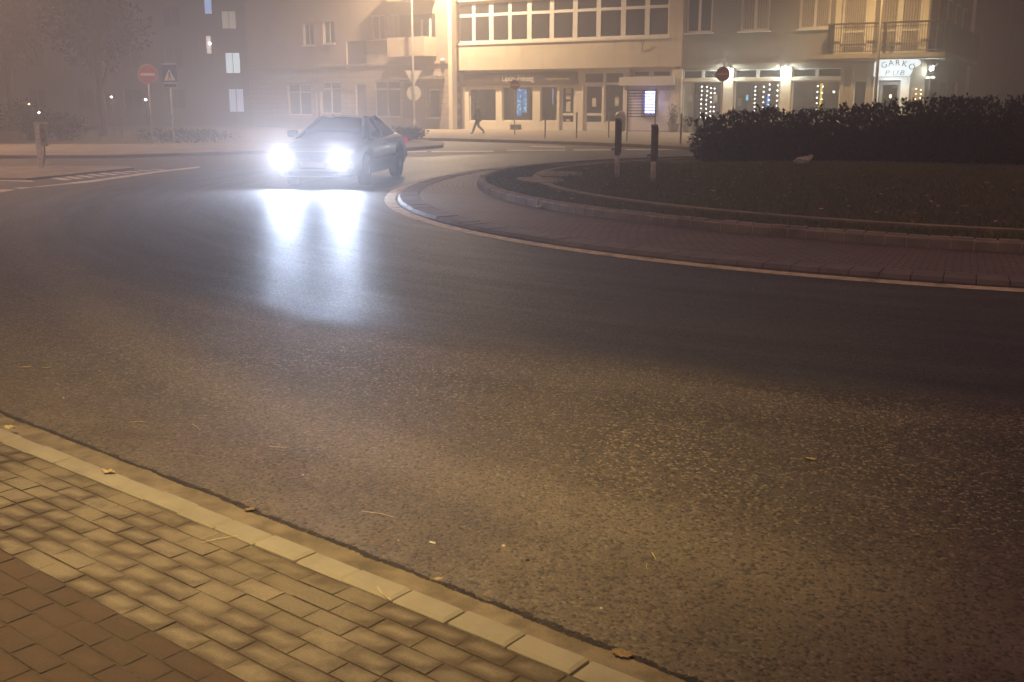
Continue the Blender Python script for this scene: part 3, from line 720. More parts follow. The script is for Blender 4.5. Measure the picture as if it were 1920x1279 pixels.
def window(parent, x0, x1, z0, z1, y, vs=(), hs=(), fw=.07, pane=None, fmat=None, sill=True, blind=False, name='window', behind=None, blindn=0):
    """frame with bars at vs / hs, its pane a sub-part"""
    m_ = MB(); d = .06
    m_.box(x0, x0 + fw, y, y + d, z0, z1); m_.box(x1 - fw, x1, y, y + d, z0, z1)
    m_.box(x0 + fw, x1 - fw, y, y + d, z0, z0 + fw); m_.box(x0 + fw, x1 - fw, y, y + d, z1 - fw, z1)
    for v_, wd in vs: m_.box(v_ - wd / 2, v_ + wd / 2, y - .004, y + d, z0 + fw, z1 - fw)
    for h_, wd in hs: m_.box(x0 + fw, x1 - fw, y - .002, y + d - .004, h_ - wd / 2, h_ + wd / 2)
    f_ = m_.build(name, fmat or m_white, parent)
    MB().quad((x0 + .01, y + .04, z0 + .01), (x1 - .01, y + .04, z0 + .01), (x1 - .01, y + .04, z1 - .01), (x0 + .01, y + .04, z1 - .01)).build('pane', pane or m_glass_d, f_)
    if blindn:
        m_ = MB(); n_ = blindn
        for i in range(n_):
            a_ = x0 + fw + (x1 - x0 - 2 * fw) * (i + .5) / n_; w2 = (x1 - x0 - 2 * fw) / n_ * .36
            m_.quad((a_ - w2, y + .028, z0 + fw), (a_ + w2, y + .036, z0 + fw), (a_ + w2, y + .036, z1 - fw), (a_ - w2, y + .028, z1 - fw))
        m_.build('blind', m_blind, f_, fix=False)
    if sill: MB().box(x0 - .08, x1 + .08, y - .30, y + .02, z0 - .06, z0 - .004).build('sill', fmat or m_white, f_)
    return f_
FA = (3.066, 64.064); FR = math.atan2(-.496, .868)
# ---- cream shop building
bA = thing('shop_building', 'cream rendered building with ribbon windows over a bakery and shops', 'building', (FA[0], FA[1], 0), FR)
X0, X1 = -7.65, 7.45
wins = [(-7.5, -5.22), (-5.02, -2.55), (-2.33, .50), (.80, 3.58), (3.88, 6.57)]
m_ = MB(); wall(m_, X0, X1, 3.73, 12.0, [(-7.56, 6.63, 5.36, 7.86), (-7.56, 6.63, 8.9, 11.4)], .28)
m_.quad((X0, 0, 3.73), (X0, .62, 3.73), (X1, .62, 3.73), (X1, 0, 3.73)); m_.box(X0, X1, .62, 12, 3.73, 12.0); m_.quad((X0, 0, 3.73), (X0, 0, 12), (X0, .62, 12), (X0, .62, 3.73))
m_.quad((X1, 0, 3.73), (X1, 0, 12), (X1, .62, 12), (X1, .62, 3.73))
m_.build('upper_wall', m_cream, bA)
MB().box(X0 - .05, X1 + .05, -.35, 12.05, 12.0, 12.25).build('roof', m_dark, bA)
mull = [(-7.47, -6.5, -6.27, -5.28), (-4.96, -3.9, -3.68, -2.59), (-2.29, -1.05, -.76, .45), (.84, 2.03, 2.31, 3.54), (3.93, 5.07, 5.36, 6.53)]
for fl in (0, 3.54):
    for k, (a, b, c, d) in enumerate(mull):
        lo = -7.56 if k == 0 else (mull[k - 1][3] + a) / 2; hi = 6.63 if k == 4 else (d + mull[k + 1][0]) / 2
        window(bA, lo + .003, hi - .003, 5.36 + fl, 7.86 + fl, .2, [((b + c) / 2, c - b)], [(7.03 + fl, .17)], .15, sill=False)
MB().box(-7.62, 6.69, -.06, .27, 5.26, 5.357).build('sill', m_white, bA)
# ground floor, set back under the upper wall
gy = .34
shop = [(-6.88, -4.9, .60, 2.62), (-4.45, -2.27, .62, 2.72), (-1.75, -.59, .63, 2.72), (-.42, .66, .10, 2.72), (1.17, 2.52, .10, 3.48), (2.55, 3.78, .59, 3.48)]
m_ = MB(); wall(m_, X0 + .45, 3.92, 0, 3.73, [(a, b, c, d) for a, b, c, d in shop], .25, gy); m_.box(X0 + .45, 3.92, gy + 1.7, 4.0, 0, 3.72); m_.build('shop_wall', m_cream2, bA)
m_ = MB(); m_.quad((X0 + .5, gy + 1.68, .0), (3.9, gy + 1.68, 0), (3.9, gy + 1.68, 3.7), (X0 + .5, gy + 1.68, 3.7)); m_.quad((X0 + .5, gy + .26, .3), (3.9, gy + .26, .3), (3.9, gy + 1.68, .3), (X0 + .5, gy + 1.68, .3)); m_.build('shop_interior', m_inner, bA, fix=False)
MB().box(X0, X0 + .44, .4, 4, 0, 3.73).build('corner_pier', m_taupe2, bA)
MB().box(X0 + .4, 4.0, gy - .1, gy - .004, 0, .09).build('plinth', m_taupe2, bA)
for (a, b, c, d), hs_ in zip(shop[:3], ((), (), ())): window(bA, a, b, c, d, gy + .1, hs=hs_, fw=.06, pane=m_glass, sill=False)
# bakery door and second door
def door(parent, x0, x1, z0, z1, y, rail, bars=(), top=None):
    m2 = MB(); d = .07; fw = .17
    zt = top or z1
    m2.box(x0, x0 + fw, y, y + d, z0, zt); m2.box(x1 - fw, x1, y, y + d, z0, zt); m2.box(x0 + fw, x1 - fw, y, y + d, zt - .12, zt)
    m2.box(x0 + fw, x1 - fw, y, y + d, rail - .07, rail + .07); m2.box(x0 + fw, x1 - fw, y, y + d, z0, .62)
    f_ = m2.build('door', m_white, parent)
    MB().quad((x0 + fw, y + .04, .62), (x1 - fw, y + .04, .62), (x1 - fw, y + .04, zt - .12), (x0 + fw, y + .04, zt - .12)).build('pane', m_glass, f_)
    MB().tube([(x1 - fw + .06, y - .05, 1.0), (x1 - fw + .06, y - .05, 1.25)], .016, 6).build('handle', m_steel, f_)
    if z1 > zt:
        m2 = MB(); m2.box(x0, x0 + .07, y, y + d, zt, z1); m2.box(x1 - .1, x1, y, y + d, zt, z1); m2.box(x0, x1, y, y + d, zt, zt + .12); m2.box(x0 + .07, x1 - .1, y, y + d, z1 - .06, z1); f2 = m2.build('transom_window', m_white, parent)
        MB().quad((x0 + .07, y + .04, zt + .12), (x1 - .1, y + .04, zt + .12), (x1 - .1, y + .04, z1 - .06), (x0 + .07, y + .04, z1 - .06)).build('pane', m_glass_d, f2)
    return f_
door(bA, -.42, .66, .10, 2.72, gy + .1, 1.06); door(bA, 1.17, 2.52, .10, 3.48, gy + .1, 1.06, top=2.80)
window(bA, 2.55, 3.78, .59, 3.48, gy + .1, hs=((2.83, .14),), fw=.06, pane=m_glass, sill=False)
fb = MB().box(-7.2, .80, gy - .14, gy - .004, 2.80, 3.56, .01).build('shop_sign', m_fascia, bA)
text('lettering', 'Lipóti Pékség', .50, m_letter, fb, (-4.36, gy - .15, 3.05), sx=.84, extrude=.006)
text('small_lettering', '~ hagyományos ízek', .20, m_letterg, fb, (-1.40, gy - .15, 3.09), extrude=.006, shear=.25, sx=1.05)
m_ = MB()
for i in range(7): m_.box(-6.6 + i * .27, -6.46 + i * .27, gy - .147, gy - .141, 3.08, 3.13)
disc(m_, -4.75, 3.18, .2, gy - .147, gy - .141, 16); m_.build('sign_motif', M('faded_motif', (.14, .10, .08), .6), fb)
MB().box(-3.84, -3.07, gy - .03, gy - .003, .10, .42).build('vent', m_dark, bA)
for (a, b, c, d) in ((-.02, .27, 2.28, 2.56), (-.02, .27, 1.95, 2.20), (-.02, .27, 1.22, 1.80), (-.0, .25, .66, .76), (1.72, 1.98, 1.5, 2.0), (3.2, 3.45, 1.55, 2.05)):
    MB().box(a, b, gy + .118, gy + .126, c, d).build('poster', m_litem, bA)
# blue lit drinks display in the bakery window: two bright shelves columns
m_blue = NT('blue_display_glow'); vv = m_blue.vor(6.5, m_blue.obj(), 'Color'); sc_ = m_blue.n('ShaderNodeSeparateColor'); m_blue.l(vv, sc_.inputs[0])
m_blue.set(col=(0, 0, 0), emit=m_blue.mix(m_blue.ss(sc_.outputs[0], .35, .9), (.02, .22, .55), (.45, .85, 1.0)), es=1.6); m_blue.m.cycles.emission_sampling = 'NONE'; m_blue = m_blue.m
t = thing('drinks_fridge', 'blue glowing drinks display standing in the bakery window', 'fridge', (FA[0], FA[1], 0), FR)
MB().box(-3.95, -2.80, gy + .62, gy + 1.2, .32, 2.66).build('cabinet', m_darkpl, t)
for (a, b, z0, z1) in ((-3.72, -3.40, .95, 2.58), (-3.32, -3.02, 1.15, 2.58)): MB().box(a, b, gy + .60, gy + .617, z0, z1).build('lit_shelf', m_blue, t)
t = thing('light_tube', 'thin blue light tube behind the bakery side window', 'lamp', (FA[0], FA[1], 0), FR)
MB().tube([(-1.13, gy + .5, 1.65), (-1.13, gy + .5, 2.60)], .035, 8).build('tube', EM('blue_tube', (.35, .6, 1.0), .8), t)
MB().box(-1.17, -1.09, gy + .46, gy + .54, .30, 1.64).build('stand', m_dark, t)
# cash machine booth
m_booth = M('white_booth_panel', (.60, .54, .47), .5, var=.08)
m_ = MB(); m_.box(3.925, 7.0, .12, 3.0, 0, 2.66); m_.build('booth_wall', m_booth, bA)
m_ = MB(); m_.box(3.925, 7.0, gy, 3.0, 2.66, 3.73); m_.build('booth_lintel', m_cream2, bA)
MB().box(3.90, 4.20, .06, .119, 0, 2.66).build('booth_jamb', m_cream2, bA)
MB().box(3.70, 7.10, -.16, .33, 2.70, 3.18, .015).build('booth_sign', M('booth_sign_panel', (.60, .56, .48), .45, var=.08), bA)
MB().box(4.05, 7.08, -.05, .118, 2.43, 2.69).build('booth_shade', m_steel2, bA)
for (a, b) in ((4.42, 5.42), (5.62, 6.72)): window(bA, a, b, 3.20, 3.52, gy - .06, fw=.05, sill=False, name='top_window')
MB().box(4.22, 6.97, .05, .119, -.1, .16).build('booth_step', m_edge, bA)
cm = MB().box(5.08, 5.98, .02, .119, .95, 2.42).build('cash_machine', M('cash_machine_case', (.10, .10, .22), .4), bA)
m_screen = EM('cash_machine_glow', (.42, .46, 1.0), 8)
MB().box(5.30, 5.92, .005, .019, 1.15, 2.38).build('screen', m_screen, cm)
point('screen_light', bA, (5.6, -.25, 1.8), 60, (.45, .45, 1.0), .25)
MB().box(6.88, 7.40, .0, 3.0, -.1, 3.58).build('pier', m_cream2, bA)
cl = MB().box(4.05, 4.32, -.12, .33, 3.24, 3.55).build('wall_light', m_darkpl, bA)
m_ = MB(); m_.tube([(5.05, -.02, 4.62), (5.10, -.14, 5.0)], .022, 6); m_.tube([(5.10, -.14, 5.0), (5.02, -.16, 5.22)], .02, 6); m_.tube([(5.09, -.12, 4.95), (5.24, -.16, 5.18)], .02, 6); m_.build('flag_holder', m_iron, bA)
MB().tube([(X0 + .02, -.08, 0), (X0 + .02, -.08, 12)], .06, 8).build('drainpipe', m_steel2, bA)
# ---- pub building
bP = thing('pub_building', 'taupe corner building with balcony above a lit pub', 'building', (FA[0], FA[1], 0), FR)
PX0, PX1 = 7.455, 20.45
ups = [(7.62, 9.15, 5.50, 7.62), (10.72, 12.34, 5.50, 7.62), (13.90, 15.55, 5.50, 7.62), (16.12, 17.42, 4.16, 7.45), (17.98, 20.06, 4.16, 7.45)]
m_ = MB(); wall(m_, PX0, PX1, 3.64, 13.0, ups + [(a, b, 9.0, 11.1) for a, b, *_ in ups[:3]], .2)
m_.quad((PX1, 0, 3.64), (PX1, 0, 13), (PX1, 16, 13), (PX1, 16, 3.64)); m_.quad((PX0, .3, 3.64), (PX1, .3, 3.64), (PX1, .3, 13), (PX0, .3, 13)); m_.quad((PX0, 0, 3.64), (PX0, .28, 3.64), (PX1, .28, 3.64), (PX1, 0, 3.64)); m_.build('upper_wall', m_taupe, bP)
MB().box(PX0, PX1 + .2, -.2, 16, 13, 13.3).build('roof', m_dark, bP)
for k, (a, b, c, d) in enumerate(ups):
    if k < 3:
        window(bP, a, b, c, d, .10, [((a + b) / 2, .15)], fw=.12, blindn=[0, 10, 14][k]); window(bP, a, b, 9.0, 11.1, .10, [((a + b) / 2, .15)], fw=.1)
    elif k == 3: window(bP, a, b, c, d, .10, fw=.12, hs=((5.30, .10), (4.62, .16)), blindn=10, sill=False, name='balcony_door')
    else: window(bP, a, b, c, d, .10, [(18.98, .26)], fw=.13, hs=((5.30, .10), (4.62, .16)), blindn=14, sill=False, name='balcony_door')
for (a, b) in ((15.80, 16.10), (17.44, 17.78), (20.08, 20.36)): MB().box(a, b, -.03, -.002, 4.16, 7.5).build('door_surround', m_cream2, bP)
m_ = MB(); m_.box(PX0, 16.6, -.16, -.004, 3.64, 3.80); m_.build('cornice', m_taupe2, bP)
# ground floor of the pub
pw = [(7.55, 9.86, .05, 2.88), (10.55, 13.08, .75, 2.88), (13.72, 16.28, .75, 2.88)]
m_ = MB(); wall(m_, PX0, PX1, -.35, 3.64, pw + [(a, b, 3.04, 3.50) for a, b, *_ in pw] + [(18.22, 19.30, -.05, 2.84), (16.95, 17.60, .7, 2.84)], .24)
m_.quad((PX1, 0, -.35), (PX1, 0, 3.64), (PX1, 16, 3.64), (PX1, 16, -.35)); m_.build('pub_wall', m_taupe2, bP)
m_ = MB(); m_.quad((PX0 + .02, 2.2, -.3), (PX1 - .02, 2.2, -.3), (PX1 - .02, 2.2, 3.6), (PX0 + .02, 2.2, 3.6)); m_.quad((PX0 + .02, .25, .2), (PX1 - .02, .25, .2), (PX1 - .02, 2.2, .2), (PX0 + .02, 2.2, .2)); m_.build('pub_interior', m_inner, bP, fix=False)
for (a, b, c, d) in pw:
    window(bP, a, b, c, d, .1, fw=.07, pane=m_glass, sill=(c > .1))
    window(bP, a, b, 3.04, 3.50, .1, [((a + b) / 2, .18)], fw=.05, sill=False, name='transom_window')
    MB().box(a - .1, b + .1, -.05, -.002, 2.88, 3.04).build('transom_bar', m_cream2, bP)
window(bP, 16.95, 17.60, .7, 2.84, .1, fw=.05, pane=m_glass, sill=False)
for a, b in ((9.92, 10.50), (13.13, 13.68), (7.46, 7.54)): MB().box(a, b, -.09, -.002, -.3, 3.56).build('pilaster', m_cream2, bP)
for (a, b) in ((16.30, 16.42), (16.80, 16.92)): MB().box(a, b, -.07, -.002, -.3, 3.50).build('pilaster', m_taupe2, bP)
# balcony wrapping the corner
bal = MB(); bal.box(14.5, 21.4, -1.0, -.003, 3.92, 4.14); bal.box(PX1 + .003, 21.4, 0, 13.0, 3.92, 4.14); bal.box(14.6, 21.3, -.9, -.003, 3.84, 3.918); bal = bal.build('balcony', m_taupe2, bP)
def railing(parent, pts):
    m2 = MB()
    for (x0, y0), (x1, y1) in zip(pts[:-1], pts[1:]):
        L = math.hypot(x1 - x0, y1 - y0); n_ = max(2, int(L / .115))
        for z_, r_ in ((5.62, .045), (4.26, .02), (5.44, .018)): m2.tube([(x0, y0, z_), (x1, y1, z_)], r_, 5)
        for i in range(n_ + 1):
            f_ = i / n_; x, y = x0 + (x1 - x0) * f_, y0 + (y1 - y0) * f_; m2.tube([(x, y, 4.14), (x, y, 5.6)], .013, 4)
        k_ = max(1, int(L / 2.0))
        for i in range(k_ + 1):
            f_ = i / k_; x, y = x0 + (x1 - x0) * f_, y0 + (y1 - y0) * f_; m2.box(x - .06, x + .06, y - .06, y + .06, 4.0, 5.66)
    return m2.build('railing', m_iron, parent)
railing(bal, [(15.75, -.05), (15.75, -.92), (21.3, -.92), (21.3, 12.9)])
# side street face of the pub (local y runs away from the corner)
for y in (2.2, 5.4, 8.6, 11.6):
    m2 = MB(); m2.box(PX1 + .002, PX1 + .06, y, y + 1.5, 4.2, 7.2); f_ = m2.build('side_window', m_white, bP); MB().box(PX1 + .062, PX1 + .07, y + .12, y + 1.38, 4.3, 7.08).build('pane', m_glass_d, f_)
for y in (1.2, 4.4, 7.6):
    m2 = MB(); m2.box(PX1 + .002, PX1 + .06, y, y + 2.3, .7, 2.9); f_ = m2.build('side_window', m_taupe2, bP); MB().box(PX1 + .062, PX1 + .07, y + .1, y + 2.2, .8, 2.8).build('pane', m_glass_d, f_)
MB().box(PX1 + .002, PX1 + .05, 11.0, 12.0, 0, 2.9).build('side_door', m_booth, bP)
# lit white entrance with backlit sign
ent = MB(); ent.box(17.98, 18.22, -.12, -.003, -.1, 3.0); ent.box(19.30, 19.72, -.12, -.003, -.1, 3.0); ent.box(18.22, 19.30, -.12, -.003, 2.84, 3.0); ent = ent.build('entrance_surround', M('white_entrance', (.74, .74, .72), .5, var=.05), bP)
m2 = MB(); m2.box(18.24, 18.40, .1, .16, -.05, 2.82); m2.box(19.12, 19.28, .1, .16, -.05, 2.82); m2.box(18.40, 19.12, .1, .16, 2.62, 2.82); dr = m2.build('door', m_steel2, bP); MB().quad((18.40, .13, -.05), (19.12, .13, -.05), (19.12, .13, 2.62), (18.40, .13, 2.62)).build('pane', m_glass, dr)
m_sign = EM('backlit_sign_face', (.88, .97, 1.0), 1.9)
def rr(x0, x1, z0, z1, r, cut):
    p = []
    for cx, cz, a0 in ((x0 + r, z1 - r, 90), (x1 - r, z1 - r, 0)):
        pts_ = [(cx + r * math.cos(R(a0 + k * 15)), cz + r * math.sin(R(a0 + k * 15))) for k in range(7)]
        p += pts_[::-1]
    return p + [(x1 - cut, z0 + .38), (x1 - cut - .18, z0), (x0, z0)]
m2 = MB(); m2.prism(rr(18.0, 20.2, 3.03, 3.84, .22, .32), -.42, -.13); ps = m2.build('pub_sign', m_sign, bP)
m_sl = M('sign_grey_letters', (.03, .035, .03), .6)
for i, ch in enumerate('GARKÓ'):
    x = 18.38 + i * .31; z = 3.50 + .10 * (1 - ((i - 2) / 2) ** 2) - (.04 if i in (0, 4) else 0); text('lettering', ch, .40, m_sl, ps, (x, -.43, z - .05), (R(90), R(10 * (i - 2)), 0), .005, sx=1.05)
for i, ch in enumerate('PUB'): text('lettering', ch, .34, m_sl, ps, (18.52 + i * .36, -.43, 3.08), extrude=.005, shear=.2, sx=1.3)
point('sign_light', bP, (18.9, -.75, 3.2), 130, (.82, .96, 1.0), .3)
# lamps on the pub pilasters
for (x, z, p_) in ((10.18, 3.56, 460), (13.36, 3.56, 460), (20.72, 3.42, 220)):
    m2 = MB(); m2.box(x - .16, x + .16, -.26, -.10 if x < 20 else .05, z + .02, z + .08); f_ = m2.build('wall_lamp', m_steel2, bP)
    MB().sphere((x, -.2, z - .06), .075, 10, 6, (1.5, 1, .9)).build('bulb', m_whiteglow, f_); point('wall_lamp_light', f_, (x, -.26, z - .10), p_, (.84, 1.0, .96), .08)
m2 = MB(); m2.box(20.5, 20.9, -.12, .1, 2.9, 3.0); m2.build('ledge', m_booth, bP)
# inside the pub: string lights, lit things
FM = Matrix.Translation((FA[0], FA[1], 0)) @ Matrix.Rotation(FR, 4, 'Z')
def string_lights(label, cols, mat, y=.42, r=.030):
    t_ = thing('string_lights', label, 'string lights', (FA[0], FA[1], 0), FR, 'string light curtains in the pub windows')
    m2 = MB(); b_ = None
    for x, z0, z1, n_ in cols:
        m2.tube([(x, y, z0 - .02), (x, y, z1)], .006, 4)
        for i in range(n_):
            q = MB().sphere((0, 0, 0), r, 7, 5).build('bulb', mat, t_) if b_ is None else b_.copy()
            if b_ is None: b_ = q
            else: COL.objects.link(q); q.parent = t_
            q.location = (x + random.uniform(-.015, .015), y - .02, z0 + (z1 - z0) * (i / max(1, n_ - 1)))
    xs_ = [c[0] for c in cols]; zt_ = max(c[2] for c in cols); m2.tube([(min(xs_) - .02, y, zt_), (max(xs_) + .02, y, zt_)], .008, 4); m2.build('cable', m_dark, t_); return t_
string_lights('dense curtain of white string lights in the leftmost pub window', [(8.55, .95, 2.62, 8), (8.86, .92, 2.60, 8), (9.10, 1.0, 2.52, 7), (9.30, 1.0, 2.50, 7)], m_bulb)
string_lights('sparse white string lights in the middle pub window', [(11.62, .85, 2.58, 9), (12.10, 1.2, 2.58, 6), (12.42, 1.6, 2.70, 5), (12.86, 1.3, 2.64, 6)], m_bulb)
string_lights('two short rows of lights beside the yellow lamp', [(15.0, 1.1, 2.58, 6), (15.26, 1.25, 2.56, 5)], m_bulb)
string_lights('small cluster of warm lights in the side window by the corner', [(20.06, 1.9, 2.4, 3), (20.3, 1.95, 2.35, 3)], m_bulbw, y=-.05)
t = thing('yellow_lamp', 'tall glowing yellow column lamp in the third pub window', 'lamp', (FA[0], FA[1], 0), FR)
MB().box(15.09, 15.20, .62, .74, 1.0, 2.72).build('lit_column', EM('yellow_glow', (1.0, .72, .10), 1.6), t); MB().box(15.0, 15.3, .55, .8, .2, .99).build('base', m_dark, t)
t = thing('blue_lamp', 'blue lit upright lamp in the middle pub window', 'lamp', (FA[0], FA[1], 0), FR)
MB().box(12.23, 12.34, .62, .72, 1.5, 2.18).build('lit_column', EM('blue_glow', (.10, .35, 1.0), 1.8), t); MB().box(12.15, 12.42, .58, .78, .2, 1.49).build('base', m_dark, t)
t = thing('cyan_lamp', 'small cyan screen glowing at left in the middle pub window', 'lamp', (FA[0], FA[1], 0), FR)
MB().box(11.05, 11.16, .62, .70, 1.86, 2.14).build('lit_face', EM('cyan_glow', (.15, .75, 1.0), 1.6), t); MB().box(10.98, 11.22, .6, .75, .2, 1.85).build('base', m_dark, t)
t = thing('hanging_lamp', 'single round white lamp hanging right of the yellow column', 'lamp', (FA[0], FA[1], 0), FR)
MB().sphere((15.82, .6, 2.28), .05).build('globe', m_bulb, t); MB().tube([(15.82, .6, 2.33), (15.82, .6, 3.6)], .006, 4).build('cable', m_dark, t)
t = thing('hanging_lamp', 'small lamp glowing inside the lit pub doorway', 'lamp', (FA[0], FA[1], 0), FR)
MB().sphere((18.68, .8, 2.05), .06, sc=(1, 1, 1.6)).build('globe', m_bulbw, t); MB().tube([(18.68, .8, 2.14), (18.68, .8, 3.6)], .006, 4).build('cable', m_dark, t)
point('pub_room_light', bP, (12, 1.3, 3.2), 60, (1, .8, .55), .3); point('pub_room_light', bP, (15, 1.3, 3.2), 60, (1, .8, .55), .3); point('pub_room_light', bP, (9, 1.3, 3.2), 25, (1, .8, .6), .3)
for (x, z) in ((8.0, 1.95), (9.45, 1.95), (10.85, 1.75)): MB().box(x - .12, x + .12, .145, .15, z - .22, z + .22).build('poster', m_litem, bP)
# potted shrubs by the pub window
for (x, lab, h) in ((7.25, 'potted evergreen shrub at the foot of the pub pier', 1.55), (8.1, 'low clay planter with sparse stems under the pub window', .95)):
    p = FM @ Vector((x, -.45, 0)); t = shrub('potted_shrub', lab, 'potted plant', (p.x, p.y, .1), .34, .34, h, 420 if h > 1 else 120, .10, m_bushl); MB().lathe([(.17, 0), (.25, .03), (.3, .42), (.3, .46), (.26, .46)], 14).build('pot', m_terr, t)
# ---- rusticated building with balconies
FB = (-3.87, 67.4); BR = math.atan2(-.6, .80)
bB = thing('apartment_building', 'rusticated plaster building with boxed balconies over shop windows', 'building', (FB[0], FB[1], 0), BR)
ops = [(-5.34, -4.38, 5.85, 7.35), (-6.72, -5.62, 5.80, 7.36), (-11.4, -10.25, 5.70, 7.2), (-13.4, -12.3, 5.65, 7.15), (-6.68, -4.36, .80, 3.18), (-8.42, -7.42, .05, 2.95), (-11.95, -9.86, 1.0, 3.2), (-15.3, -12.85, .9, 3.05), (-9.2, -7.3, 4.02, 5.78), (-4.1, -3.0, .05, 3.0), (-1.9, -.95, .8, 2.6)]
ups2 = [(-6.7, -5.6, 9.0, 10.6), (-11.4, -10.2, 9.0, 10.6), (-13.4, -12.2, 9.0, 10.6)]
m_ = MB(); wall(m_, -19.5, 0, 0, 14, ops + ups2, .24); m_.quad((0, 0, 0), (0, 12, 0), (0, 12, 14), (0, 0, 14)); m_.quad((-19.5, .6, 0), (0, .6, 0), (0, .6, 14), (-19.5, .6, 14)); m_.quad((-19.5, 0, 0), (-19.5, 12, 0), (-19.5, 12, 14), (-19.5, 0, 14)); m_.build('wall', m_rustic, bB)
MB().box(-19.7, .2, -.4, 12, 14, 14.4).build('roof', m_dark, bB)
m_lightpane = EM('curtained_pane', (.95, .78, .55), .22)
for k, (a, b, c, d) in enumerate(ops[:4] + ups2): window(bB, a, b, c, d, .12, [((a + b) / 2, .09)], fw=.08, pane=m_glass_d, blindn=8 if k == 0 else 0)
window(bB, *ops[4], .12, [(-5.55, .10)], [(2.62, .12)], .09, sill=False); window(bB, *ops[6], .12, [(-10.9, .10)], [(2.7, .1)], .09, sill=False); window(bB, *ops[7], .12, [(-14.1, .09)], [(2.5, .1)], .08, sill=False)
MB().box(-9.2, -7.3, .15, .2, 4.02, 5.78).build('shutter', M('dark_shutter', (.12, .09, .085), .7), bB)
MB().box(-8.42, -7.42, .14, .2, .05, 2.95).build('door', M('grey_door', (.10, .095, .10), .5), bB); MB().box(-4.1, -3.0, .14, .2, .05, 3.0).build('door', M('brown_door', (.12, .09, .07), .5), bB)
window(bB, *ops[10], .12, fw=.08); MB().box(-19.5, .04, -.10, -.003, 4.16, 4.30).build('string_course', m_rustic, bB)
MB().box(-19.5, .03, -.07, -.003, -.05, .72).build('plinth', m_taupe2, bB)
for z in (4.62, 8.0, 11.4):
    m2 = MB(); m2.box(-4.3, -1.15, -1.15, -.003, z, z + .14); m2.box(-4.3, -1.15, -1.15, -1.07, z + .14, z + 1.16); m2.box(-4.3, -4.22, -1.07, -.003, z + .14, z + 1.16); m2.box(-1.23, -1.15, -1.07, -.003, z + .14, z + 1.16); f_ = m2.build('balcony', M('balcony_panel', (.50, .41, .31), .85, var=.1, scale=1), bB)
    for x in (-3.1, -2.3, -1.6): MB().box(x - .08, x + .08, -.04, -.003, z + .2, z + 2.3).build('door_frame', m_white, bB)
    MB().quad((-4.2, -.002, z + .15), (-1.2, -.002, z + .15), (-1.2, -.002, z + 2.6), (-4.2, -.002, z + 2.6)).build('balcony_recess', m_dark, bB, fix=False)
MB().box(-.06, .26, -.14, .3, 0, 14).build('corner_pier', m_cream2, bB)
MB().box(-4.35, -.5, -.9, -.003, 3.22, 3.40).build('door_canopy', m_taupe2, bB)
MB().sphere((-.55, -.12, 4.35), .13, sc=(1.4, 1, 1)).build('wall_plaque', m_white, bB)
# ---- far left apartment block with lit curtained windows
m_dframe = M('dark_frame_paint', (.10, .085, .075), .6)
bF = thing('apartment_block', 'grey fog veiled apartment block with a column of lit curtained windows', 'building', (-20, 82, 0), R(10))
lits = [(-3.15, -2.55, 8.25, 9.9, 'curtain_blue', (.35, .55, 1.0), 1.80, 7), (-1.95, -.85, 7.2, 8.55, 'curtain_dim', (.75, .66, .5), 0.77, 2.5), (-3.2, -2.75, 5.35, 6.75, 'curtain_warm', (1.0, .78, .66), 1.49, 6), (-1.85, -.72, 3.95, 5.5, 'curtain_white', (.72, .85, .9), 2.16, 2.5), (-1.75, -.6, 1.05, 2.85, 'curtain_low', (.66, .72, .9), 1.20, 2.5)]
dk = [(x, x + 1.3, z, z + 1.5) for x in (-40, -36.6, -33.2, -29.8, -26.4, -23, -19.6, -16.2, -12.8, -9.4, -6.2, 1.8) for z in (1.3, 4.3, 7.3, 10.3)]
m_ = MB(); wall(m_, -44, 5.5, 0, 16, [l_[:4] for l_ in lits] + dk, .2); m_.quad((-44, .5, 0), (5.5, .5, 0), (5.5, .5, 16), (-44, .5, 16)); m_.quad((5.5, 0, 0), (5.5, 10, 0), (5.5, 10, 16), (5.5, 0, 16)); m_.build('wall', m_far, bF)
MB().box(-44.2, 5.7, -.3, 10, 16, 16.4).build('roof', m_dark, bF)
for a, b, c, d, nm, cl_, e_, fr in lits: window(bF, a, b, c, d, .1, [((a + b) / 2, .04)] if b - a > 1 else (), fw=.05, pane=curtain_mat(nm, cl_, e_, fr), sill=False, fmat=m_dark)
MB().sphere((-2.88, .06, 6.15), .10).build('room_lamp', m_bulb, bF)
for a, b, c, d in dk: window(bF, a, b, c, d, .1, [((a + b) / 2, .05)], fw=.06, sill=False, fmat=m_dframe)
# ---- brown building down the side street
bR = thing('corner_house', 'brown rendered house edge beyond the pub at the right', 'building', (33.3, 72, 0), R(-12))
m_ = MB(); wall(m_, 0, 30, -.3, 14, [(2.2, 3.6, 5.0, 7.2), (5.4, 6.8, 5.0, 7.2), (2.0, 4.2, .6, 3.0), (8, 9.4, 5, 7.2)], .2); m_.quad((0, .4, -.3), (30, .4, -.3), (30, .4, 14), (0, .4, 14)); m_.quad((0, 0, -.3), (0, 12, -.3), (0, 12, 14), (0, 0, 14)); m_.build('wall', m_brown, bR)
for q in ((2.2, 3.6, 5.0, 7.2), (5.4, 6.8, 5.0, 7.2), (8, 9.4, 5, 7.2)): window(bR, *q, .1, [((q[0] + q[1]) / 2, .1)])
window(bR, 2.0, 4.2, .6, 3.0, .1, [(3.1, .1)]); MB().box(-.2, 30, -.4, 12, 14, 14.3).build('roof', m_dark, bR); MB().box(-.02, .35, -.08, -.003, -.3, 14).build('corner_pier', m_brown, bR)
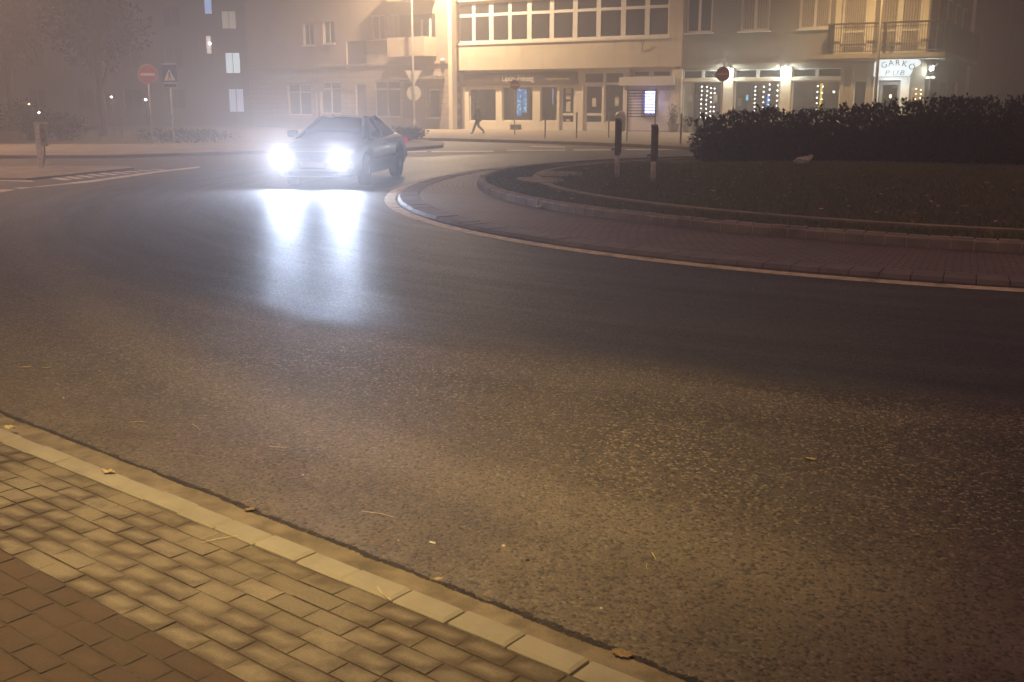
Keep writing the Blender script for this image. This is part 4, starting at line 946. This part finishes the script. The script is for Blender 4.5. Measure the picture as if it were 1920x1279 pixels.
# small distant lamps in the left fog
for (x, y, Y, c_, lab) in ((209, 182, 66, m_whiteglow, 'tiny white lamp glowing in the fog between tree and no entry sign'), (273, 187, 66, m_whiteglow, 'tiny white lamp glowing in the fog beside the no entry post'), (54, 195, 50.5, m_lampglow, 'tiny yellow lamp above the dark bush at far left'), (73, 211, 47, m_bulb, 'tiny pale lamp shining inside the dark bush')):
    p = atY(x, y, Y); t = thing('garden_lamp', lab, 'lamp', (p[0], p[1], 0)); MB().lathe([(.03, -.03), (.03, p[2] - .08)], 8).build('post', m_dark, t); MB().sphere((0, 0, p[2]), .06 if Y > 60 else .04, sc=(1.3, 1, .8)).build('globe', c_, t)

# ------------------------------------------------------------------ car
def build_car(loc, rz):
    t_ = thing('sedan_car', 'dark blue sedan coming round the bend with headlights on', 'car', loc, rz)
    def sec(y):
        # (half width, z bottom, z shoulder, z top) along the body, nose at +y
        tab = [(-2.28, .70, .42, .74, .80), (-2.20, .80, .32, .86, .97), (-1.9, .84, .26, .90, 1.02), (-1.4, .855, .22, .91, 1.0), (-.6, .86, .20, .90, .95), (.6, .86, .20, .88, .94), (1.1, .86, .20, .86, .95), (1.5, .85, .20, .80, .90), (1.9, .82, .20, .74, .83), (2.15, .78, .20, .66, .74), (2.26, .72, .24, .58, .64)]
        for k in range(len(tab) - 1):
            if tab[k][0] <= y <= tab[k + 1][0]:
                f_ = (y - tab[k][0]) / (tab[k + 1][0] - tab[k][0]); f_ = f_ * f_ * (3 - 2 * f_) * .5 + f_ * .5
                return [tab[k][i] + (tab[k + 1][i] - tab[k][i]) * f_ for i in range(1, 5)]
        return tab[-1][1:]
    m2 = MB(); ys = sorted(set([-2.28, -2.24] + [round(-2.2 + i * .0625, 4) for i in range(72)] + [2.24, 2.26])); ys = [y for y in ys if -2.28 <= y <= 2.26]
    for y in ys:
        w_, zb, zs, zt = sec(y)
        for wy in (-1.33, 1.33):
            d = abs(y - wy)
            if d < .37: zb = max(zb, .31 + math.sqrt(.37 ** 2 - d * d) * 1.0)
        zm = max(zb + .05, (zb + zs) / 2); zb2 = min(zb, zs - .08); zm = min(zm, zs - .04)
        half = [(.0, zb2), (w_ * .86, zb2), (w_ * .97, zb2 + .03), (w_, zm), (w_ * .985, zs - .03), (w_ * .94, zs + .01), (w_ * .70, zt - .02), (0, zt)]
        ringp = [(x, y, z) for x, z in half] + [(-x, y, z) for x, z in half[-2:0:-1]]; m2.v += ringp
    n_ = 14
    for k in range(len(ys) - 1):
        for i in range(n_): m2.f.append((k * n_ + i, k * n_ + (i + 1) % n_, (k + 1) * n_ + (i + 1) % n_, (k + 1) * n_ + i)); m2.m.append(0)
    m2.f.append(tuple(range(n_))); m2.m.append(0); m2.f.append(tuple((len(ys) - 1) * n_ + i for i in range(n_))[::-1]); m2.m.append(0)
    body = m2.build('body', m_paint, t_, True)
    # greenhouse: roof and pillars as painted bars round glass
    A = [(.70, 1.12, .93), (.475, .30, 1.33), (.47, -.60, 1.34), (.62, -1.58, .99)]      # windscreen foot, roof front, roof rear, rear window foot
    def P(i, s_): return (A[i][0] * s_, A[i][1], A[i][2])
    m2 = MB(); roof = []
    for k in range(9):
        f_ = k / 8; y = A[1][1] + (A[2][1] - A[1][1]) * f_; crown = .055 * math.sin(math.pi * (f_ * .8 + .1))
        roof.append([(x * .475, y + .05 * (1 - abs(x) ** 2) * (1 if f_ < .3 else 0), 1.335 + crown * (1 - abs(x) ** 2.2)) for x in np.linspace(-1, 1, 9)])
    for rw in roof: m2.v += rw
    for k in range(8):
        for i in range(8): m2.f.append((k * 9 + i, k * 9 + i + 1, (k + 1) * 9 + i + 1, (k + 1) * 9 + i)); m2.m.append(0)
    for s_ in (-1, 1):
        m2.tube([P(0, s_), P(1, s_)], .035, 6); m2.tube([P(1, s_), P(2, s_)], .035, 6); m2.tube([P(2, s_), P(3, s_)], .05, 6)
        m2.tube([(.51 * s_, -.14, 1.33), (.80 * s_, -.10, .92)], .03, 6)
    m2.build('roof', m_paint, t_, True)
    def arc(a, b, h, n=8): return [tuple(Vector(a).lerp(Vector(b), i / n) + Vector((0, h * (1 - (2 * i / n - 1) ** 2), 0))) for i in range(n + 1)]
    for nm, lo, hi, h1, h2 in (('windscreen', (P(0, -1), P(0, 1)), (P(1, -1), P(1, 1)), .13, .05), ('rear_window', (P(3, -1), P(3, 1)), (P(2, -1), P(2, 1)), -.10, -.02)):
        a_, b_ = arc(*lo, h1), arc(*hi, h2); m2 = MB(); m2.v = a_ + b_; m2.f = [(i, i + 1, i + 10, i + 9) for i in range(8)]; m2.m = [0] * 8; m2.build(nm, m_carglass, t_, True, fix=False)
    for s_ in (-1, 1):
        m2 = MB(); m2.quad((.80 * s_, 1.0, .91), (.80 * s_, -.10, .92), (.505 * s_, -.14, 1.33), (.485 * s_, .28, 1.325)); m2.build('side_window', m_carglass, t_, fix=False)
        m2 = MB(); m2.quad((.80 * s_, -.14, .92), (.745 * s_, -1.42, .97), (.48 * s_, -.62, 1.335), (.505 * s_, -.18, 1.33)); m2.build('side_window', m_carglass, t_, fix=False)
        m2 = MB(); m2.box(.80 * s_ if s_ > 0 else -1.0, 1.0 if s_ > 0 else -.80, .78, .90, .95, 1.09, .025); mr = m2.build('wing_mirror', m_paint, t_, True)
        MB().box(.82 * s_ if s_ > 0 else -.98, .98 if s_ > 0 else -.82, .77, .779, .965, 1.075).build('mirror_glass', m_chrome, mr)
        for y in (.02, -.98): MB().box(.852 * s_ if s_ > 0 else -.885, .885 if s_ > 0 else -.852, y - .09, y + .09, .80, .825, .006).build('door_handle', m_chrome, t_)
        m2 = MB(); m2.tube([(.845 * s_, 1.05, .905), (.862 * s_, 0, .915), (.82 * s_, -1.45, .955)], .010, 5); m2.build('trim_strip', m_chrome, t_)
        m2 = MB(); m2.box(.868 * s_ if s_ > 0 else -.88, .88 if s_ > 0 else -.868, -.9, .85, .50, .555, .004); m2.build('door_moulding', m_black, t_)
        hl = MB().box(min(.44 * s_, .74 * s_), max(.44 * s_, .74 * s_), 2.17, 2.262, .50, .65, .02).build('headlight', m_chrome, t_)
        m2 = MB(); m2.sphere((.59 * s_, 2.255, .575), .105, 14, 8, (1.1, .25, .72)); m2.build('lens', m_lens, hl)
        spot('beam', hl, (.59 * s_, 2.33, .575), P_HEAD, (.62, .74, 1.0), 140, .9, .08, (R(90 - 5), 0, R(-6)))
        MB().box(min(.52 * s_, .80 * s_), max(.52 * s_, .80 * s_), -2.285, -2.19, .70, .86, .015).build('tail_light', m_tail, t_)
        m2 = MB(); m2.box(.80 * s_ if s_ > 0 else -.835, .835 if s_ > 0 else -.80, -2.24, -2.14, .76, .84, .012); m2.build('tail_lamp_side', m_tail, t_)
        for y in (-1.33, 1.33):
            wh = bpy.data.objects.new('wheel', None); COL.objects.link(wh); wh.parent = t_; wh.location = (.76 * s_, y, .31); wh.rotation_euler = (0, R(90), R(0 if y < 0 else 8))
            m2 = MB(); m2.lathe([(.20, -.10), (.29, -.105), (.31, -.08), (.31, .08), (.29, .105), (.20, .10)], 24); m2.build('tyre', m_black, wh, True)
            m2 = MB(); m2.lathe([(.205, -.09), (.205, .06), (.19, .055), (.05, .07), (.04, .09), (.005, .09)], 20)
            for k in range(7):
                a_ = TWO * k / 7; c_, s2 = math.cos(a_), math.sin(a_); m2.tube([(c_ * .03, s2 * .03, .085 * s_), (c_ * .2, s2 * .2, .075 * s_)], .022, 5)
            m2.build('rim', m_rim, wh)
    MB().box(-.36, .36, 2.235, 2.275, .585, .70, .012).build('grille', m_black, t_); MB().box(-.37, .37, 2.25, 2.285, .703, .722).build('grille_trim', m_chrome, t_)
    MB().box(-.78, .78, 2.16, 2.33, .33, .55, .05).build('bumper', m_paint, t_); MB().box(-.5, .5, 2.28, 2.337, .24, .32, .01).build('lower_grille', m_black, t_)
    pl = MB().box(-.26, .26, 2.332, 2.345, .40, .51).build('number_plate', m_signwhite, t_)
    MB().box(-.70, .70, -1.95, 1.95, .20, .34).build('underbody', m_black, t_); MB().box(-.60, .60, -1.3, .9, .5, 1.12).build('seats', m_black, t_)
    MB().box(-.78, .78, -2.36, -2.15, .36, .62, .05).build('bumper', m_paint, t_)
    return t_
fx, fy = g(592, 352)
car_dir = Vector((-.135, -.991)); cpos = Vector((fx, fy)) - car_dir * 2.2
build_car((cpos.x, cpos.y, 0), math.atan2(car_dir.y, car_dir.x) - R(90))

# ------------------------------------------------------------------ person
px_, py_ = g(897, 251, .1)
t = thing('person', 'person in dark coat walking past the bakery window', 'person', (px_, py_, .1), R(180)); t.scale = (.9, .9, .9)
def skin(name, parent, verts, edges, radii, mat, root=0):
    me = bpy.data.meshes.new(name); me.from_pydata(verts, edges, []); o_ = bpy.data.objects.new(name, me); COL.objects.link(o_); o_.parent = parent
    md = o_.modifiers.new('skin', 'SKIN'); sv_ = me.skin_vertices[0].data
    for i, r_ in enumerate(radii): sv_[i].radius = r_ if isinstance(r_, tuple) else (r_, r_)
    for i in range(len(verts)): sv_[i].use_root = (i == root)
    sd = o_.modifiers.new('sub', 'SUBSURF'); sd.levels = 2; sd.render_levels = 2; md.use_smooth_shade = True; me.materials.append(mat); return o_
# x is the walking direction; stride with one leg forward
V = [(0, 0, .95), (-.02, 0, 1.15), (.03, 0, 1.40), (.07, 0, 1.50), (.10, 0, 1.56), (.12, 0, 1.66), (.11, 0, 1.74),
     (.0, .17, 1.39), (-.10, .21, 1.14), (.02, .2, .92), (.05, .2, .84),
     (.0, -.17, 1.39), (.10, -.21, 1.13), (.26, -.19, .98), (.33, -.18, .95),
     (.02, .09, .88), (.22, .09, .50), (.02, .09, .10), (.06, .09, .04), (.16, .09, .03),
     (-.02, -.09, .88), (.03, -.09, .48), (-.30, -.09, .17), (-.34, -.09, .10), (-.25, -.09, .02)]
V[16] = (.20, .09, .50); V[17] = (.33, .09, .10); V[18] = (.35, .09, .05); V[19] = (.48, .09, .05)
Eg = [(0, 1), (1, 2), (2, 3), (3, 4), (4, 5), (5, 6), (2, 7), (7, 8), (8, 9), (9, 10), (2, 11), (11, 12), (12, 13), (13, 14), (0, 15), (15, 16), (16, 17), (17, 18), (18, 19), (0, 20), (20, 21), (21, 22), (22, 23), (23, 24)]
Rd = [.14, .13, .15, .065, .075, .10, .07, .07, .055, .042, .035, .07, .055, .042, .035, .10, .07, .048, .045, .03, .10, .07, .048, .045, .03]
skin('body', t, V, Eg, Rd, m_skin)
cv_ = [(0, 0, .80), (0, 0, .95), (-.02, 0, 1.15), (.03, 0, 1.38), (.06, 0, 1.48), (.0, .17, 1.39), (-.10, .21, 1.14), (.02, .2, .93), (.0, -.17, 1.39), (.10, -.21, 1.13), (.26, -.19, .99)]
skin('coat', t, cv_, [(0, 1), (1, 2), (2, 3), (3, 4), (3, 5), (5, 6), (6, 7), (3, 8), (8, 9), (9, 10)], [.19, .18, .165, .18, .09, .09, .075, .06, .09, .075, .06], m_cloth)
skin('trousers', t, [(0, 0, .9)] + [V[i] for i in (15, 16, 17, 20, 21, 22)], [(0, 1), (1, 2), (2, 3), (0, 4), (4, 5), (5, 6)], [.15, .115, .085, .068, .115, .085, .068], m_trous)
skin('shoe', t, [V[17], V[18], V[19]], [(0, 1), (1, 2)], [.06, .06, .045], m_black); skin('shoe', t, [V[22], V[23], V[24]], [(0, 1), (1, 2)], [.06, .06, .045], m_black)
skin('hair', t, [(.07, 0, 1.62), (.08, 0, 1.74), (.13, 0, 1.79)], [(0, 1), (1, 2)], [.075, .11, .075], m_hair)

# ------------------------------------------------------------------ litter: bag, leaves, straws, butts, chips
X, Y = 6.1, 23.0; Z = mound(X, Y); bagp = atY(1505, 313, Y)
t = thing('plastic_bag', 'crumpled pale plastic bag lying on the dark lawn before the hedge', 'bag', (bagp[0], Y, mound(bagp[0], Y)), R(20)); t.scale = (.78, .78, .78)
m_ = MB(); rr_ = random.Random(3)
for k in range(9):
    for i in range(14):
        a = TWO * i / 14; p = math.pi * k / 8; q = 1 + rr_.uniform(-.25, .25); m_.v.append((.27 * q * math.sin(p) * math.cos(a) + .08 * math.cos(p), .16 * q * math.sin(p) * math.sin(a), .10 + .11 * q * math.cos(p) + .14 * max(0, math.sin(p) * math.cos(a)) ** 2))
for k in range(8):
    for i in range(14): m_.f.append((k * 14 + i, (k + 1) * 14 + i, (k + 1) * 14 + (i + 1) % 14, k * 14 + (i + 1) % 14)); m_.m.append(0)
m_.build('bag', m_litter, t); MB().box(.18, .26, -.05, .05, .16, .2).build('print', m_leafdry, t)
def leaf_obj(label, x, y, L, rz, mat=m_leafdry, z=.012, grp=None, cat='leaf'):
    m2 = MB(); n_ = 9; rr2 = random.Random(int(x * 1000 + y)); top = []; bot = []
    for i in range(n_):
        u = i / (n_ - 1); wd = L * .26 * math.sin(math.pi * min(1, u * .94 + .04)) ** .8 * (1 + rr2.uniform(-.25, .25)); zz = .25 * L * (u - .5) ** 2 + rr2.uniform(0, .05) * L
        top.append(((u - .5) * L, wd, zz + .12 * L * rr2.random())); bot.append(((u - .5) * L, -wd, zz + .12 * L * rr2.random()))
    mid = [((i / (n_ - 1) - .5) * L, 0, .25 * L * (i / (n_ - 1) - .5) ** 2) for i in range(n_)]; m2.v = top + mid + bot
    for r_ in (0, 1):
        for i in range(n_ - 1): m2.f.append((r_ * n_ + i, r_ * n_ + i + 1, (r_ + 1) * n_ + i + 1, (r_ + 1) * n_ + i)); m2.m.append(0)
    m2.tube([((-.5) * L, 0, .06 * L), (-.85 * L, .03 * L, .02 * L)], .012 * L, 5)
    gx = g(x, y, z); o_ = m2.build('fallen_leaf', mat, None, fix=False, loc=(*gx, z), rot=(0, 0, rz)); return tag(o_, label, cat, grp)
leaf_obj('curled dry leaf on the kerb at the left picture edge', 18, 803, .075, R(-15), z=.05)
leaf_obj('flat pale leaf on the road near the left edge, largest of a pair', 50, 689, .06, R(5), z=.004)
leaf_obj('thin pale leaf on the road right of a larger leaf', 88, 690, .05, R(20), z=.004)
leaf_obj('yellowish leaf alone on the dark road at the right', 1521, 861, .05, R(-20), z=.005)
leaf_obj('ragged pale leaf on the kerb top near the left', 203, 886, .07, R(-20), z=.05)
leaf_obj('brown crumpled leaf on the gutter, upper part of the kerb line', 469, 956, .05, R(20), m_leafbr, z=.02)
leaf_obj('small leaf scrap stuck at the dark crack by the lifted kerb joint', 822, 1086, .035, R(10), z=.02)
leaf_obj('large dark edged leaf in the gutter near the lower picture edge', 1168, 1228, .07, R(-25), m_leafbr, z=.02)
leaf_obj('tiny orange leaf on the pavers against the kerb', 552, 1039, .018, R(-30), z=.045)
def straw(label, pix, r=.0011, z=.007, mat=m_straw):
    pts_ = [(*g(x, y, z), z) for x, y in pix]; c0 = pts_[0]; o_ = MB().tube([(p[0] - c0[0], p[1] - c0[1], 0) for p in pts_], [r, r * 1.3, r * .7][:len(pts_)] if len(pts_) == 3 else r, 5).build('straw', mat, None, loc=c0); return tag(o_, label, 'straw')
straw('long bent straw on the road beside the kerb', [(678, 958), (715, 963), (738, 969)])
straw('pale straw lying straight on the road at the left', [(244, 791), (262, 790), (275, 791)])
straw('short curved straw on the pavers beside the lifted kerb joint', [(708, 1100), (716, 1113), (734, 1126)], z=.047)
straw('straw stuck across two stained pavers', [(378, 1017), (410, 1010), (445, 1004)], z=.047)
straw('yellow straw pointing towards the kerb, right of the dark pebble', [(1222, 1036), (1227, 1043), (1230, 1049)], .0014)
straw('short upright straw directly left of the yellow one', [(1213, 1056), (1212, 1062), (1213, 1068)])
straw('thin straw lying near the middle left of the road', [(505, 836), (520, 838), (538, 839)])
straw('dark twig on the road above the long bent straw', [(783, 893), (792, 891), (803, 890)], .0012, .006, m_leafbr)
straw('arched thin straw at left centre of the road', [(360, 795), (368, 799), (376, 806)])
gx = g(806, 1016, .006); o = MB().tube([(0, 0, 0), (.021, -.012, 0)], .0038, 8).build('cigarette_butt', m_butt, None, loc=(*gx, .006)); tag(o, 'white cigarette butt on the road by the kerb', 'cigarette butt')
def chip(label, x, y, r, mat, z=.0, cat='stone', name='stone_chip'):
    m2 = MB(); rr2 = random.Random(int(x * 7 + y)); m2.sphere((0, 0, 0), r, 9, 6, (1, .85, .6)); m2.v = [tuple(c * (1 + rr2.uniform(-.16, .16)) for c in v) for v in m2.v]
    gx_ = g(x, y, z + r * .4); o_ = m2.build(name, mat, None, loc=(*gx_, z + r * .4)); return tag(o_, label, cat)
chip('round pale stone chip on the road, brightest near the kerb', 944, 1023, .0075, m_stone)
chip('dark lump on the road right of the round pale chip', 989, 1050, .0085, m_black)
chip('small orange chip in the road left of the cigarette butt', 747, 1013, .0045, m_leafdry)
chip('pale chip on the road, isolated near the yellow straw', 1127, 1140, .005, m_stone)
chip('yellowish chip on the open road at left centre', 568, 890, .005, m_stone)
chip('small dark pebble in the gutter near the lower edge', 1101, 1201, .006, m_dirt, .012)
chip('white scrap of paper against the island kerb', 1012, 388, .05, m_litter, .045, 'paper', 'paper_scrap')
chip('pale chip on the road at left, above the straight straw', 119, 746, .006, m_stone)
# grit too small to count
N = 3000; gv = np.zeros((N * 4, 3))
for i in range(N):
    a = rng.uniform(-4.5, 3.0); b = (.14 + abs(rng.normal(0, .8))) if i % 2 else gw(a) + rng.normal(.012, .022); p = kp(a, b, 0); s_ = rng.uniform(.0008, .0026); th_ = rng.uniform(0, TWO)
    zz = .014 if (i % 2 == 0) else 0
    for k in range(4): gv[i * 4 + k] = (p[0] + s_ * math.cos(th_ + k * 1.57) * rng.uniform(.6, 1.4), p[1] + s_ * math.sin(th_ + k * 1.57), .004 + zz + s_ * .4 + .0004 * k)
n_ = NT('road_grit'); n_.set(col=n_.mix(n_.ss(n_.attr('rnd'), .3, 1), (.03, .022, .016), (.36, .28, .17)), rough=.9); struct(quads_mesh('gravel', gv, 4, n_.m), 'stuff')
N = 700; gv = np.zeros((N * 4, 3))
for i in range(N):
    t_ = rng.uniform(R(150), R(290)); r_ = rng.uniform(3.5, 10); x, y = CEN[0] + r_ * math.cos(t_), CEN[1] + r_ * math.sin(t_); s_ = rng.uniform(.012, .042); th_ = rng.uniform(0, TWO)
    for k in range(4): gv[i * 4 + k] = (x + s_ * math.cos(th_ + k * 1.57) * (1.3 if k % 2 else .7), y + s_ * math.sin(th_ + k * 1.57), mound(x, y) + .04 + .02 * rng.random())
n_ = NT('leaf_litter'); n_.set(col=n_.mix(n_.attr('rnd'), (.10, .07, .04), (.55, .45, .30)), rough=.9); struct(quads_mesh('fallen_leaves', gv, 4, n_.m), 'stuff')

# ------------------------------------------------------------------ fog
n_ = bpy.data.materials.new('fog'); n_.use_nodes = True; tr_ = n_.node_tree; tr_.nodes.remove(tr_.nodes['Principled BSDF'])
pv = tr_.nodes.new('ShaderNodeVolumePrincipled'); pv.inputs['Color'].default_value = (*HAZE_RGB, 1); pv.inputs['Density'].default_value = HAZE_D; pv.inputs['Anisotropy'].default_value = HAZE_G
tr_.links.new(pv.outputs[0], tr_.nodes['Material Output'].inputs['Volume'])
struct(MB().box(-320, 320, -70, 440, -1.03, 24).build('haze', n_), 'stuff')
